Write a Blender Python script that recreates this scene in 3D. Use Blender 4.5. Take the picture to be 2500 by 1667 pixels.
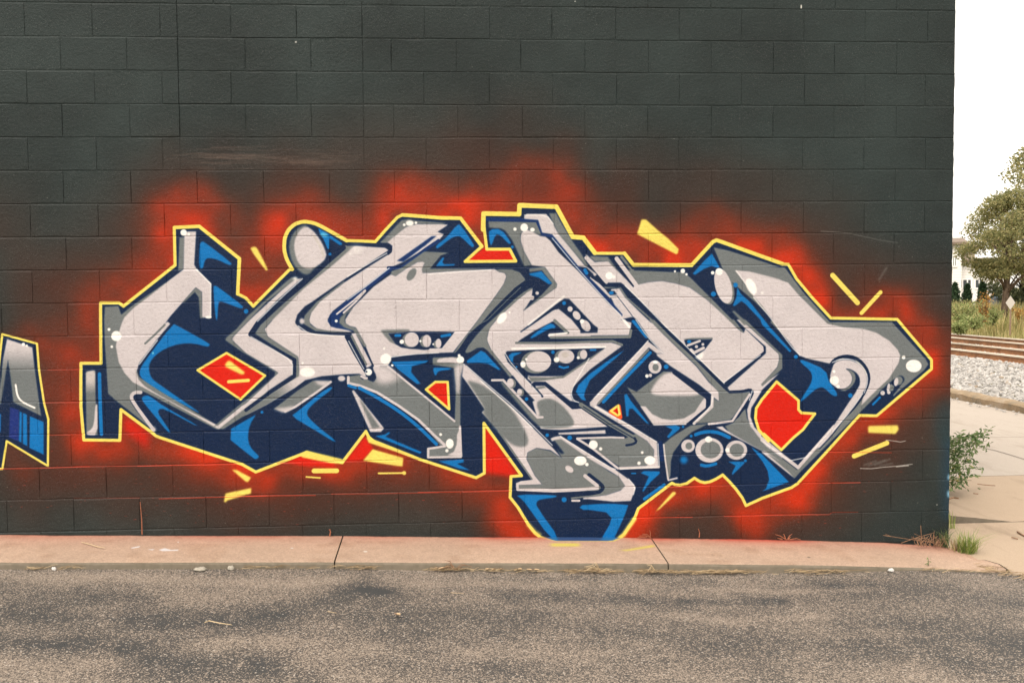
import bpy, math, random
import numpy as np
from mathutils import Matrix, Vector
# ================================================================ scene, camera, world, light
for _o in list(bpy.data.objects): bpy.data.objects.remove(_o)
SC = bpy.context.scene
COL = SC.collection
CAM = np.array([-3.28949995, -6.32182212, 1.46999089])          # wall front is the plane y = 0, x runs along it, corner at x = 0
_y, _p, _r = np.radians([-3.62322547, -2.86308804, 0.51410828])
ROT = (np.array([[np.cos(_y), -np.sin(_y), 0], [np.sin(_y), np.cos(_y), 0], [0, 0, 1]])
       @ np.array([[1, 0, 0], [0, np.cos(_p), -np.sin(_p)], [0, np.sin(_p), np.cos(_p)]])
       @ np.array([[np.cos(_r), 0, np.sin(_r)], [0, 1, 0], [-np.sin(_r), 0, np.cos(_r)]]))
cd = bpy.data.cameras.new('camera'); cam = bpy.data.objects.new('camera', cd); COL.objects.link(cam)
cd.sensor_width = 36.0; cd.lens = 36.0 * 2430 / 2500; cd.clip_start = .05; cd.clip_end = 3000
_m = Matrix.Identity(4)
for _i in range(3):
    _m[_i][0] = ROT[_i, 0]; _m[_i][1] = ROT[_i, 2]; _m[_i][2] = -ROT[_i, 1]; _m[_i][3] = CAM[_i]
cam.matrix_world = _m
SC.camera = cam

SUN_EL, SUN_AZ = 52.0, 205.0            # degrees; azimuth clockwise from +y
wd = bpy.data.worlds.new('World'); SC.world = wd; wd.use_nodes = True
nt = wd.node_tree; nt.nodes.clear()
sky = nt.nodes.new('ShaderNodeTexSky'); sky.sky_type = 'NISHITA'; sky.sun_disc = False
sky.sun_elevation = math.radians(SUN_EL); sky.sun_rotation = math.radians(SUN_AZ)
sky.air_density = 1.0; sky.dust_density = 6.0; sky.ozone_density = .6
hs = nt.nodes.new('ShaderNodeHueSaturation'); hs.inputs['Saturation'].default_value = .25
mx = nt.nodes.new('ShaderNodeMix'); mx.data_type = 'RGBA'; mx.inputs[0].default_value = .6      # thin white overcast
mx.inputs[7].default_value = (9.8, 9.15, 8.15, 1)
bg = nt.nodes.new('ShaderNodeBackground'); bg.inputs['Strength'].default_value = .085
wo = nt.nodes.new('ShaderNodeOutputWorld')
nt.links.new(sky.outputs[0], hs.inputs['Color']); nt.links.new(hs.outputs[0], mx.inputs[6])
nt.links.new(mx.outputs[2], bg.inputs['Color']); nt.links.new(bg.outputs[0], wo.inputs['Surface'])
sl = bpy.data.lights.new('sun', 'SUN'); sl.energy = 1.1; sl.angle = math.radians(25); sl.color = (1, .92, .81)
sun = bpy.data.objects.new('sun', sl); COL.objects.link(sun)
_el, _az = math.radians(SUN_EL), math.radians(SUN_AZ)
sun.rotation_euler = Vector((-math.sin(_az) * math.cos(_el), -math.cos(_az) * math.cos(_el), -math.sin(_el))).to_track_quat('-Z', 'Y').to_euler()
SC.view_settings.view_transform = 'Standard'; SC.view_settings.look = 'None'
SC.view_settings.exposure = 1.4; SC.view_settings.gamma = 1.0; SC.view_settings.use_curve_mapping = False
SC.render.engine = 'CYCLES'

# ================================================================ helpers
RND = random.Random(11); NR = np.random.default_rng(11)
def ray(x, y): return ROT @ np.array([(x - 1250) / 2430, 1, -(y - 833.5) / 2430])
def atY(x, y, Y=0.): d = ray(x, y); return CAM + d * (Y - CAM[1]) / d[1]
def atZ(x, y, Z): d = ray(x, y); return CAM + d * (Z - CAM[2]) / d[2]
def atD(x, y, D): return CAM + ray(x, y) * D
def srgb(c): return tuple(((v / 255) / 12.92 if v / 255 < .04045 else ((v / 255 + .055) / 1.055) ** 2.4) for v in c)
def tag(o, label=None, cat=None, group=None, kind=None):
    if label: o['label'] = label
    if cat: o['category'] = cat
    if group: o['group'] = group
    if kind: o['kind'] = kind
    return o
def empty(name, loc=(0, 0, 0), label=None, cat=None, group=None, kind=None):
    o = bpy.data.objects.new(name, None); COL.objects.link(o); o.location = loc; o.empty_display_size = .1
    return tag(o, label, cat, group, kind)
class MB:
    def __init__(s): s.v = []; s.f = []; s.mi = []
    def add(s, vs, fs, mi=0):
        b = len(s.v); s.v += [tuple(map(float, v)) for v in vs]; s.f += [tuple(b + i for i in f) for f in fs]; s.mi += [mi] * len(fs); return s
    def box(s, a, b, mi=0):
        (x0, y0, z0), (x1, y1, z1) = a, b
        return s.add([(x0, y0, z0), (x1, y0, z0), (x1, y1, z0), (x0, y1, z0), (x0, y0, z1), (x1, y0, z1), (x1, y1, z1), (x0, y1, z1)],
                     [(0, 3, 2, 1), (4, 5, 6, 7), (0, 1, 5, 4), (1, 2, 6, 5), (2, 3, 7, 6), (3, 0, 4, 7)], mi)
    def tube(s, pts, rad, n=6, mi=0, cap=True):
        pts = [Vector(p) for p in pts]; rad = rad if hasattr(rad, '__len__') else [rad] * len(pts); vs = []; fs = []
        for i, p in enumerate(pts):
            t = (pts[min(i + 1, len(pts) - 1)] - pts[max(i - 1, 0)]).normalized(); u = t.orthogonal().normalized(); w = t.cross(u)
            if i and (u.dot(pu) < .99):
                u = (pu - t * pu.dot(t)).normalized(); w = t.cross(u)
            pu = u
            for k in range(n):
                a = 2 * math.pi * k / n; vs.append(p + (u * math.cos(a) + w * math.sin(a)) * rad[i])
        for i in range(len(pts) - 1):
            for k in range(n): fs.append((i * n + k, i * n + (k + 1) % n, (i + 1) * n + (k + 1) % n, (i + 1) * n + k))
        if cap: fs += [tuple(range(n))[::-1], tuple(range((len(pts) - 1) * n, len(pts) * n))]
        return s.add(vs, fs, mi)
    def build(s, name, mats, parent=None, loc=None, smooth=False):
        me = bpy.data.meshes.new(name); me.from_pydata(s.v, [], s.f); me.update()
        for m in (mats if isinstance(mats, (list, tuple)) else [mats]): me.materials.append(m)
        if any(s.mi): me.polygons.foreach_set('material_index', s.mi)
        if smooth: me.polygons.foreach_set('use_smooth', [True] * len(me.polygons))
        o = bpy.data.objects.new(name, me); COL.objects.link(o)
        if parent: o.parent = parent
        if loc is not None: o.location = loc
        return o
class Mat:
    """small node-graph helper"""
    def __init__(s, name, rough=.8, spec=.5):
        s.m = bpy.data.materials.new(name); s.m.use_nodes = True; s.t = s.m.node_tree; s.b = s.t.nodes['Principled BSDF']; s.out = s.t.nodes['Material Output']
        s.b.inputs['Roughness'].default_value = rough; s.b.inputs['Specular IOR Level'].default_value = spec
    def n(s, kind, **kw):
        n = s.t.nodes.new('ShaderNode' + kind)
        for k, v in kw.items():
            if k[0] == 'i' and k[1:].isdigit(): k = int(k[1:])
            if isinstance(k, int) or k in [i.name for i in n.inputs]:
                if hasattr(v, 'is_output') or isinstance(v, bpy.types.NodeSocket): s.t.links.new(v, n.inputs[k])
                else: n.inputs[k].default_value = v
            else: setattr(n, k, v)
        return n
    def link(s, a, b): s.t.links.new(a, b)
    def pos(s): return s.n('NewGeometry').outputs['Position']
    def map(s, vec, scale): return s.n('Mapping', Vector=vec, Scale=scale).outputs[0]
    def noise(s, vec, scale, detail=3., rough=.5): return s.n('TexNoise', Vector=vec, Scale=scale, Detail=detail, Roughness=rough).outputs['Fac']
    def ramp(s, fac, stops):
        r = s.n('ValToRGB', Fac=fac); e = r.color_ramp.elements
        while len(e) < len(stops): e.new(.5)
        for q, (p, c) in zip(e, stops): q.position = p; q.color = (*c, 1) if len(c) == 3 else c
        return r.outputs['Color']
    def mix(s, fac, a, b, mode='MIX'):
        n = s.n('Mix', data_type='RGBA', blend_type=mode)
        for i, v in ((0, fac), (6, a), (7, b)):
            if isinstance(v, bpy.types.NodeSocket): s.t.links.new(v, n.inputs[i])
            else: n.inputs[i].default_value = (v if i == 0 else ((*v, 1) if len(v) == 3 else v))
        return n.outputs[2]
    def math(s, op, a, b=0.): return s.n('Math', operation=op, i0=a, i1=b).outputs[0]
    def color(s, c):
        if isinstance(c, bpy.types.NodeSocket): s.link(c, s.b.inputs['Base Color'])
        else: s.b.inputs['Base Color'].default_value = (*c, 1)
        return s
    def bump(s, h, dist, strength=1.):
        b = s.n('Bump', Height=h, Distance=dist, Strength=strength); s.link(b.outputs[0], s.b.inputs['Normal']); return s

# ---------------------------------------------------------------- painted graffiti (flat print on the blocks)
import numpy as np
TILES = {'A':(180,480),'B':(180,780),'C':(180,1000),'D':(600,480),'E':(600,780),'F':(600,1000),
         'G':(1020,480),'H':(1020,780),'I':(1020,1040),'J':(1440,480),'K':(1440,780),'L':(1440,1040),
         'M':(1860,560),'N':(1860,780),'O':(1860,1040),'Q':(0,780),'P':(0,0)}
TS = {'Q':4.128,'P':1.0}
def tp(spec):
    """'A 1,2 3,4 B 5,6' -> survey points on the wall"""
    out=[]; t='P'
    for w in spec.split():
        if w in TILES: t=w; continue
        a,b=w.split(','); s=TS.get(t,5.004); o=TILES[t]
        out.append((o[0]+float(a)/s,o[1]+float(b)/s))
    return np.array(out)
def chaikin(p,closed,n=2):
    for _ in range(n):
        if closed: q=np.roll(p,-1,0); r=np.empty((2*len(p),2)); r[0::2]=.75*p+.25*q; r[1::2]=.25*p+.75*q
        else:
            a=p[:-1];b=p[1:]; r=np.empty((2*len(a)+2,2)); r[0]=p[0]; r[-1]=p[-1]; r[1:-1:2]=.75*a+.25*b; r[2:-1:2]=.25*a+.75*b
        p=r
    return p
class Canvas:
    def __init__(s,w,h,xf,k,col):
        s.w,s.h,s.xf,s.k=w,h,xf,k       # xf: survey points -> canvas pixels, k: canvas pixels per survey unit
        s.c=np.empty((h,w,3),np.float32); s.c[:]=np.array(col,np.float32)/255
    def _blur(s,a,sig):
        r=max(1,int(sig*2.5)); x=np.arange(-r,r+1); g=np.exp(-x*x/(2*sig*sig)); g/=g.sum()
        b=np.zeros_like(a)
        for i,w in zip(x,g):
            if i<0: b[:i]+=w*a[-i:]
            elif i>0: b[i:]+=w*a[:-i]
            else: b+=w*a
        c=np.zeros_like(a)
        for i,w in zip(x,g):
            if i<0: c[:,:i]+=w*b[:,-i:]
            elif i>0: c[:,i:]+=w*b[:,:-i]
            else: c+=w*b
        return c
    def cov(s,p,soft):
        pad=int(soft*3)+3; SS=4
        x0=max(0,int(p[:,0].min())-pad); x1=min(s.w,int(p[:,0].max())+pad+1); y0=max(0,int(p[:,1].min())-pad); y1=min(s.h,int(p[:,1].max())+pad+1)
        if x1<=x0 or y1<=y0: return None
        W,H=x1-x0,y1-y0; R=[];X=[]
        for (ax,ay),(bx,by) in zip(p,np.roll(p,-1,0)):
            ay=(ay-y0)*SS-.5; by=(by-y0)*SS-.5
            if ay==by: continue
            if ay>by: ax,ay,bx,by=bx,by,ax,ay
            r=np.arange(max(0,int(np.ceil(ay))),min(H*SS,int(np.ceil(by))))
            if len(r): R.append(r); X.append(ax+(bx-ax)*(r-ay)/(by-ay)-x0)
        a=np.zeros((H,W+2),np.float32)
        if not R: return None
        R=np.concatenate(R); X=np.clip(np.concatenate(X),0,W); o=np.lexsort((X,R)); R=R[o];X=X[o]
        sg=np.where(np.arange(len(X))%2==0,1.,-1.)/SS; f=np.floor(X).astype(int); fr=X-f
        np.add.at(a,(R//SS,f),sg*(1-fr)); np.add.at(a,(R//SS,f+1),sg*fr)
        a=np.cumsum(a,1)[:,:W]
        if soft>.25: a=s._blur(a,soft)
        return x0,y0,a
    def put(s,x0,y0,a,col,al=1.,grad=None):
        h,w=a.shape; v=s.c[y0:y0+h,x0:x0+w]; a=(np.clip(a,0,1)*al)[...,None]
        c=np.array(col,np.float32)/255
        if grad is not None:
            q=s.xf(tp(grad[0])); d=q[1]-q[0]; yy,xx=np.mgrid[y0:y0+h,x0:x0+w]
            t=np.clip(((xx-q[0,0])*d[0]+(yy-q[0,1])*d[1])/(d@d),0,1)[...,None]; t=t*t*(3-2*t)
            c=c*(1-t)+np.array(grad[1],np.float32)/255*t
        v[:]=v*(1-a)+c*a
    def poly(s,spec,col,smooth=0,soft=1.1,al=1.,grad=None):
        p=tp(spec)
        if smooth: p=chaikin(p,True,smooth)
        r=s.cov(s.xf(p),soft*s.k)
        if r: s.put(*r,col,al,grad)
    def dist(s,p,rad):
        x0=max(0,int(p[:,0].min()-rad)-1); x1=min(s.w,int(p[:,0].max()+rad)+2); y0=max(0,int(p[:,1].min()-rad)-1); y1=min(s.h,int(p[:,1].max()+rad)+2)
        if x1<=x0 or y1<=y0: return None
        D=np.full((y1-y0,x1-x0),1e9,np.float32)
        for a,b in zip(p[:-1],p[1:]):
            X0=max(x0,int(min(a[0],b[0])-rad)-1);X1=min(x1,int(max(a[0],b[0])+rad)+2);Y0=max(y0,int(min(a[1],b[1])-rad)-1);Y1=min(y1,int(max(a[1],b[1])+rad)+2)
            if X1<=X0 or Y1<=Y0: continue
            yy,xx=np.mgrid[Y0:Y1,X0:X1].astype(np.float32); d=b-a; L=max(d@d,1e-9)
            t=np.clip(((xx-a[0])*d[0]+(yy-a[1])*d[1])/L,0,1); q=np.hypot(xx-a[0]-t*d[0],yy-a[1]-t*d[1])
            v=D[Y0-y0:Y1-y0,X0-x0:X1-x0]; np.minimum(v,q,out=v)
        return x0,y0,D
    def line(s,spec,col,w,smooth=0,soft=1.6,al=1.):
        p=tp(spec)
        if len(p)==1: p=np.vstack([p,p+.01])
        if smooth: p=chaikin(p,False,smooth)
        t=[x for x in spec.split() if x in TILES][0]; hw=w/2/TS.get(t,5.004)*s.k; so=max(soft*s.k,.7)
        r=s.dist(s.xf(p),hw+so*1.5)
        if r: s.put(r[0],r[1],np.clip((hw+so/2-r[2])/so,0,1),col,al)
    def dot(s,spec,rx,col,ry=None,rot=0,soft=1.2,al=1.):
        t=spec.split()[0]; sc=TS.get(t,5.004); c=tp(spec)[0]; ry=ry or rx; a=np.linspace(0,2*np.pi,28,endpoint=False); R=np.radians(rot)
        x=rx/sc*np.cos(a); y=ry/sc*np.sin(a)
        r=s.cov(s.xf(np.stack([c[0]+x*np.cos(R)-y*np.sin(R),c[1]+x*np.sin(R)+y*np.cos(R)],1)),soft*s.k*.6)
        if r: s.put(*r,col,al)
    def spray(s,spec,rad,strength,acc):
        """adds spray density to acc"""
        p=tp(spec)
        if len(p)==1: p=np.vstack([p,p+.01])
        R=rad*s.k*1.75; r=s.dist(s.xf(p),R)
        if r:
            x0,y0,D=r; t=np.clip(1-D/R,0,1); a=strength*t*t*(3-2*t); v=acc[y0:y0+a.shape[0],x0:x0+a.shape[1]]; v[:]=1-(1-v)*(1-a)
def vnoise(h,w,cell,seed):
    r=np.random.default_rng(seed); gy,gx=int(h/cell)+3,int(w/cell)+3; g=r.random((gy,gx)).astype(np.float32)
    y=np.arange(h)/cell; x=np.arange(w)/cell; iy=y.astype(int); ix=x.astype(int); fy=(y-iy); fx=(x-ix); fy=fy*fy*(3-2*fy); fx=fx*fx*(3-2*fx)
    a=g[iy][:,ix]; b=g[iy][:,ix+1]; c=g[iy+1][:,ix]; d=g[iy+1][:,ix+1]
    return (a*(1-fx)+b*fx)*(1-fy[:,None])+(c*(1-fx)+d*fx)*fy[:,None]

OUTLINE=('A 1225,375 1530,360 2025,755 2000,1185 2100,1235 2190,1335 D 530,890 565,885 495,760 465,640 472,500 520,400 600,330 710,300 830,320 930,365 1230,535 1400,540 1580,548 1700,410 1850,250 1910,222 2000,225 '
 'G 0,235 300,262 520,262 780,605 575,790 1195,785 1120,640 840,640 810,400 795,205 830,195 1235,215 1240,100 1290,95 1690,125 1890,490 2020,500 2165,690 J 420,690 530,830 1240,830 1500,550 1545,530 1620,550 2000,695 2352,820 '
 'M 320,425 420,600 620,840 840,1080 1650,1095 N 2070,490 2070,600 1400,1170 1190,1165 830,1566 O 780,320 430,700 360,745 0,875 L 1905,965 1860,870 1780,760 1700,670 1620,590 1540,640 1460,675 1400,685 1340,670 1275,630 1180,695 1100,715 1040,710 1000,690 590,1000 540,1130 410,1320 '
 'L 330,1380 280,1400 I 1720,1400 1500,1355 1430,1300 1350,1200 1220,985 1125,865 1135,610 1265,600 805,-40 810,570 710,625 F 2120,600 1560,380 1500,330 1465,260 1175,640 740,515 120,755 C 2050,660 1050,335 1000,315 940,265 B 575,1095 560,1470 120,1465 85,1050 85,530 330,530 325,0 A 325,1295 550,1295 605,1335 1235,835')
def paint(cv):
    LG=(198,189,190);MG=(108,113,114);NV=(8,31,63);NK=(8,42,94);BL=(2,108,176);WH=(240,236,230);YE=(228,208,98);RD=(204,26,4)
    P,Ln,Do=cv.poly,cv.line,cv.dot
    # ---- uneven coats of the dark wall paint
    tone=.55*vnoise(cv.h,cv.w,230*cv.k,41)+.3*vnoise(cv.h,cv.w,90*cv.k,42)+.15*vnoise(cv.h,cv.w,30*cv.k,43); cv.c*=(1+.42*(tone-.5))[...,None]
    # ---- red overspray on the dark wall
    acc=np.zeros((cv.h,cv.w),np.float32); W=np.zeros_like(acc); S=cv.spray
    f=2500/2352
    def sp(pts,r,st,target=acc): S('P '+' '.join('%g,%g'%(x*f,y*f) for x,y in pts),r*f,st,target)
    for pts,r,st in [([(60,640),(0,540)],120,.35),([(0,1000),(60,1130)],90,.45),([(150,760),(130,1000),(300,1080)],130,.5),([(250,640),(420,470),(640,460),(900,400),(1200,370),(1350,440),(1620,480),(1850,560)],130,.5),
          ([(1900,640),(2100,700),(2140,900),(2040,1030),(1850,1150),(1700,1200),(1500,1190)],100,.5),([(300,1060),(560,1130),(900,1100),(1150,1110)],95,.62),([(1150,1180),(1200,1230)],60,.5),([(60,820),(100,1060)],70,.4)]: sp(pts,r,st,W)
    LOBE=.66
    for pts,r,st in [([(240,690),(320,640),(395,590)],46,.9),([(395,575),(390,500),(440,470),(490,500)],50,.75),([(500,520),(560,570)],40,.55),([(590,700),(585,630)],36,.97),([(620,600),(640,540)],46,.7),([(590,540),(610,520)],60,.5),
        ([(655,500),(700,480)],40,.55),([(740,500),(790,510)],40,.55),([(850,530),(880,480),(930,450)],50,.85),([(930,450),(1000,460),(1060,480)],44,.6),([(1090,520),(1110,560)],40,.8),([(1100,470),(1180,460)],44,.7),
        ([(1190,400),(1200,440)],48,.95),([(1280,410),(1290,440),(1310,500)],52,.95),([(1330,540),(1400,560),(1480,590),(1560,590)],56,.75),([(1590,560),(1625,520)],40,.95),([(1640,520),(1720,560),(1800,590)],46,.7),
        ([(1820,600),(1870,680),(1900,720)],34,.97),([(1920,730),(2060,725)],30,.75),([(2050,690),(2060,720),(2110,780)],32,.85),([(2115,760),(2125,810)],30,.95),([(2120,880),(2060,930)],34,.75),([(1960,970),(2020,940)],28,.7),
        ([(1960,990),(1880,1080),(1830,1130)],40,.9),([(1830,1140),(1740,1170),(1710,1160)],36,.97),([(1700,1150),(1660,1100)],36,.9),([(1720,1180),(1740,1220)],32,.75),([(1640,1095),(1500,1130),(1470,1180)],30,.9),([(1450,1190),(1470,1230)],36,.7),
        ([(1120,1000),(1150,1090),(1110,1110)],42,.97),([(1120,1100),(1165,1130),(1155,1190)],36,.8),([(1185,1210),(1200,1240)],28,.7),([(960,1070),(1080,1105)],28,.6),([(600,1090),(660,1060),(760,1060)],26,.85),([(720,1070),(840,1060)],30,.8),
        ([(600,1100),(540,1090)],30,.75),([(390,1010),(470,1050),(560,1060)],46,.8),([(280,980),(330,1000)],40,.97),([(200,1030),(270,1025)],28,.75),([(225,720),(215,820)],34,.95),([(180,820),(170,870)],36,.97),([(165,900),(180,1000)],26,.8),
        ([(30,1040),(50,1080)],30,.7),([(100,800),(110,900)],20,.6),([(20,790),(60,770)],28,.6),([(120,740),(200,720)],40,.45),([(260,690),(220,700)],30,.8),([(1000,440),(880,420)],40,.4),([(440,440),(470,450)],30,.5)]: sp(pts,r*1.15,st*LOBE)
    ol=tp(OUTLINE); ol=np.vstack([ol,ol[:1]]); olP='P '+' '.join('%.1f,%.1f'%tuple(q) for q in ol)
    S(olP,92,.48,acc); S(olP,56,.48,acc); S(olP,32,.40,acc); S(olP,135,.6,W)
    for c,sd,am in ((90*cv.k,3,.6),(36*cv.k,4,.38)): acc*=1-am*.5+am*.95*(vnoise(cv.h,cv.w,c,sd)-.2)
    W*=.55+.9*vnoise(cv.h,cv.w,70*cv.k,9)
    sk=np.random.default_rng(5).random((cv.h,cv.w),dtype=np.float32)
    acc=np.clip(acc*1.02,0,1); acc=np.clip(acc+(sk-.5)*.35*acc*(1-acc),0,1)
    W=np.clip(W+(sk-.5)*.3*W*(1-W),0,1)
    br=np.array((72,38,27),np.float32)/255; rd0=np.array((126,40,14),np.float32)/255; rd=np.array((188,44,10),np.float32)/255
    cv.c[:]=cv.c*(1-.8*W[...,None])+br*.8*W[...,None]
    A=acc[...,None]; cv.c[:]=cv.c*(1-A**1.15)+(rd0*(1-A)+rd*A)*A**1.15
    P('G 810,630 1100,655 1190,780 600,790',RD); P('I 822,-10 1230,600 1120,610 815,570',RD,soft=6); P('F 1450,320 1560,470 1430,620 1220,630',RD,soft=3)
    P('F 680,560 1085,655 1080,690 760,690 480,640',RD,soft=3); P('C 605,40 930,300 900,480 610,260',RD,soft=8,al=.85)
    # ---- left neighbour piece
    NB='Q 20,145 370,240 390,500 440,830 485,1000 480,1470 65,1220 20,1500 -60,1500 -60,900 0,330'
    P(NB,NV)
    P('Q 70,195 325,280 350,500 400,870 415,970 130,830 80,400 60,560 15,850 -20,850 30,400',LG,grad=('Q 200,240 190,560',MG))
    P('Q 70,480 85,470 110,650 130,840 100,1190 -20,1180 10,850',NV,soft=2); P('Q 100,880 190,910 190,1225 90,1185',(24,44,112))
    P('Q 197,922 220,935 216,1238 190,1222',BL); P('Q 230,938 270,955 275,1272 230,1248',BL); P('Q 300,972 440,1030 440,1358 297,1290',BL); P('Q -20,950 8,950 5,1130 -20,1140',BL)
    Ln('Q 155,655 172,770 225,832 345,885',WH,18,2); Do('Q 235,248',17,WH); Do('Q 268,262',12,WH)
    Ln(NB+' 20,145',YE,22)
    # ---- main piece
    P(OUTLINE,NV)
    cv2=vnoise(cv.h,cv.w,60*cv.k,21)
    # letter one
    P('B 150,640 260,620 270,1020 290,1040 290,1410 155,1390 150,1000',MG); P('B 150,650 165,630 245,618 262,640 258,880 150,900',(190,182,178),soft=1.5,grad=('B 200,720 200,930',MG))
    P('B 278,1030 290,1045 292,1410 165,1410 150,1380 225,1330 250,1250 262,1060',LG,1)
    P('A 380,1345 545,1335 580,1440 700,1340 1270,950 1340,900 700,1500 B 600,200 800,700 1750,1290 2352,850 2352,1000 1830,1335 1740,1335 900,900 830,870 700,900 690,990 760,1100 960,1340 700,1130 530,1000 420,900 400,600 380,300 370,0',MG)
    P('A 1290,500 1355,495 1340,890 1275,905',MG)
    P('A 1340,890 1350,500 1350,470 1390,425 1495,425 1472,830 1510,900 1675,1060 1678,1478 1565,1475 1565,1165 1490,1110 1330,1290 1180,1460 B 1080,100 1110,50 1150,25 1180,50 1020,240 900,400 800,530 765,640 790,730 870,815 1050,925 1350,1085 1760,1290 1770,1335 1200,1015 850,830 720,760 620,650 550,520 515,330 530,230 580,60 A 620,1470 740,1350 850,1270 1300,920',LG)
    P('A 1490,1110 1565,1165 1568,1470 1610,1478 1540,1485 1525,1230 1480,1165 1350,1290 1325,1295',MG)
    Ln('B 1110,60 1000,170 870,290',MG,24,soft=2); Ln('A 1500,890 1672,1065 1668,1470',WH,14,soft=3,al=.8)
    Ln('B 815,885 740,885 700,925 712,990 970,1340',LG,42,1); Do('B 970,1340',34,LG,soft=4)
    P('A 1560,545 1600,555 1930,810 1925,835 1890,835 1760,770 1640,745 1600,780 1580,880 1530,880 1535,590',BL,1); P('A 1720,1085 1760,1100 2070,1335 2065,1360 2030,1365 1800,1275 1765,1290 1755,1510 1735,1500 1715,1300 1705,1100',BL,1); Do('A 2105,1400',28,BL)
    P('B 1210,50 1260,70 1660,290 1660,320 1625,332 1480,290 1300,292 1130,345 1000,430 930,520 915,600 940,700 1000,760 1540,1130 1510,1130 1150,930 880,760 805,690 805,610 870,500',BL,1)
    P('B 890,920 950,945 1090,1050 1540,1305 1450,1275 1110,1088 1040,1090 1030,1140 1090,1230 1190,1380 1150,1375 960,1140 835,990 830,945',BL,1)
    Ln('B 312,660 320,1000 335,1395',BL,42); P('C 2225,55 2220,70 2150,180 2125,330 2150,450 2260,560 2262,580 2230,600 2200,595 1820,290',BL,1); Do('C 2300,28',18,BL)
    Do('A 1343,440',40,WH); Do('A 1405,460',17,WH); Do('B 430,120',18,WH); Do('B 520,200',62,WH); Do('B 465,330',16,WH); Do('A 1645,1472',38,WH,16); Do('B 968,408',13,(110,190,220))
    P('B 1865,405 2335,680 2035,970 1510,615',RD); Ln('B 1865,405 2335,680 2035,970 1510,615 1865,405',YE,30)
    P('B 1850,540 1880,505 1910,500 2090,640 2080,668 2040,668 1850,575',YE,soft=2); Ln('B 1892,755 2130,738',YE,42,soft=2)
    # letter two
    P('D 600,1010 690,995 400,1250 150,1510 E 30,185 100,215 570,490 570,670 300,850 0,1075 B 1770,1335 1760,1290 2050,1050 E 0,1020 395,650 360,625 0,410 B 1935,250 1940,215 2150,0 D 40,1510 560,1030',LG)
    P('D 560,985 620,1000 250,1290 40,1510 B 2150,0 1940,215 1935,250 E 0,410 360,625 395,650 0,1020 B 2050,1050 1760,1290 1700,1310 2060,1010 E 0,985 350,690 360,640 0,420 -30,405 B 1850,250 1860,220 1980,120 D 20,1460 500,1030',MG,soft=1.2)
    P('D 1320,600 1700,625 1745,655 1540,790 1250,980 900,1220 720,1370 620,1500 E 615,50 680,120 800,165 1050,185 1205,190 1250,250 1440,600 1480,715 1420,720 1390,660 1230,665 930,690 720,740 600,830 250,1040 0,1165 0,1110 620,690 650,640 640,460 270,210 225,120 330,0 D 200,1566 1000,800 1220,600',LG)
    P('E 600,700 650,650 720,740 600,830 250,1040 0,1165 -40,1185 -40,1140 300,900',LG,grad=('E 600,720 330,930',MG))
    P('D 1325,597 1215,600 1000,800 180,1566 E 110,170 570,470 600,490 600,690 300,905 330,880 650,690 655,640 640,450 270,210 230,110 330,0 D 700,1130 1070,830 1330,600',MG,soft=1.2)
    Ln('D 1190,620 950,830 700,1060 400,1310 150,1540 E 60,175',NV,62); Ln('E 62,190 330,340 595,488 592,690 300,880 0,1100',NV,42)
    P('E 820,745 1050,750 480,1130 340,1090 640,860',MG); P('E 830,745 1050,750 960,810 880,790',LG,soft=3); Ln('E 1035,758 860,885 600,1062 480,1118',LG,30,soft=2); P('E 340,1085 480,1075 600,1050 490,1132 440,1130',LG,soft=3)
    # oval
    P('D 720,345 620,390 540,510 525,650 570,820 680,940 770,960 850,860 1000,740 740,860 640,700 640,450 760,360',MG,1,soft=2)
    P('D 735,355 820,410 900,510 960,620 995,740 880,850 760,890 650,830 600,700 588,560 640,430',LG,1,soft=1.5); Ln('D 830,480 900,590 950,730',(190,182,176),26,soft=4); Do('D 690,945',34,LG,26,soft=6,al=0)
    P('D 885,385 1000,450 1180,570 1170,592 1140,590 1060,530 1022,515 1018,640 1000,640 945,510 900,440',BL,soft=1); Do('D 1028,702',18,BL); Do('D 955,465',46,(110,190,220),26,10,soft=4,al=.8)
    Do('D 605,1000',30,WH,20,soft=4)
    # e stroke
    P('D 1640,560 1730,560 1790,600 1780,680 1540,830 1200,1050 900,1280 800,1400 770,1510 E 780,40 870,115 1000,140 1310,160 1250,120 1100,100 1030,60 1000,0 D 1010,1480 1060,1400 1250,1250 1450,1110 1760,870 1920,800 G 250,540 320,460 240,430 370,345 300,335 0,335 D 2080,335 1950,370 1830,460',LG)
    P('D 1640,565 1720,565 1960,370 2090,335 G 0,335 300,335 340,320 0,295 D 1990,275 1900,290 1750,450',MG,soft=1.5)
    P('D 1730,690 1500,830 1250,985 960,1190 720,1340 630,1440 603,1530 E 610,50 680,120 800,165 1050,185 1205,190 1320,165 1310,152 1050,152 880,140 760,100 700,40 690,-20 D 720,1440 850,1300 1150,1060 1560,810 1760,690',NV)
    P('D 1200,1030 860,1290 720,1450 700,1540 E 720,60 850,140 1050,155 1290,152 1000,135 860,105 790,60 775,0 D 800,1420 900,1290 1210,1040',MG,soft=1)
    Ln('D 1240,580 1500,578 1700,585 1762,600 1768,660 1735,690',NV,42,1)
    P('D 1845,785 2270,485 2330,480 2200,590 1925,795',NK); Ln('D 1740,868 1900,862 2060,745 2190,645 2352,535',NK,40,soft=1.2)
    P('D 1750,870 1800,905 1760,920 1500,1130 1450,1160 1330,1260 1180,1420 1140,1500 E 1140,40 1200,90 1320,130 1320,145 1140,105 1040,85 1010,30 D 1000,1530 1030,1440 1250,1250 1470,1090',NK)
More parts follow.
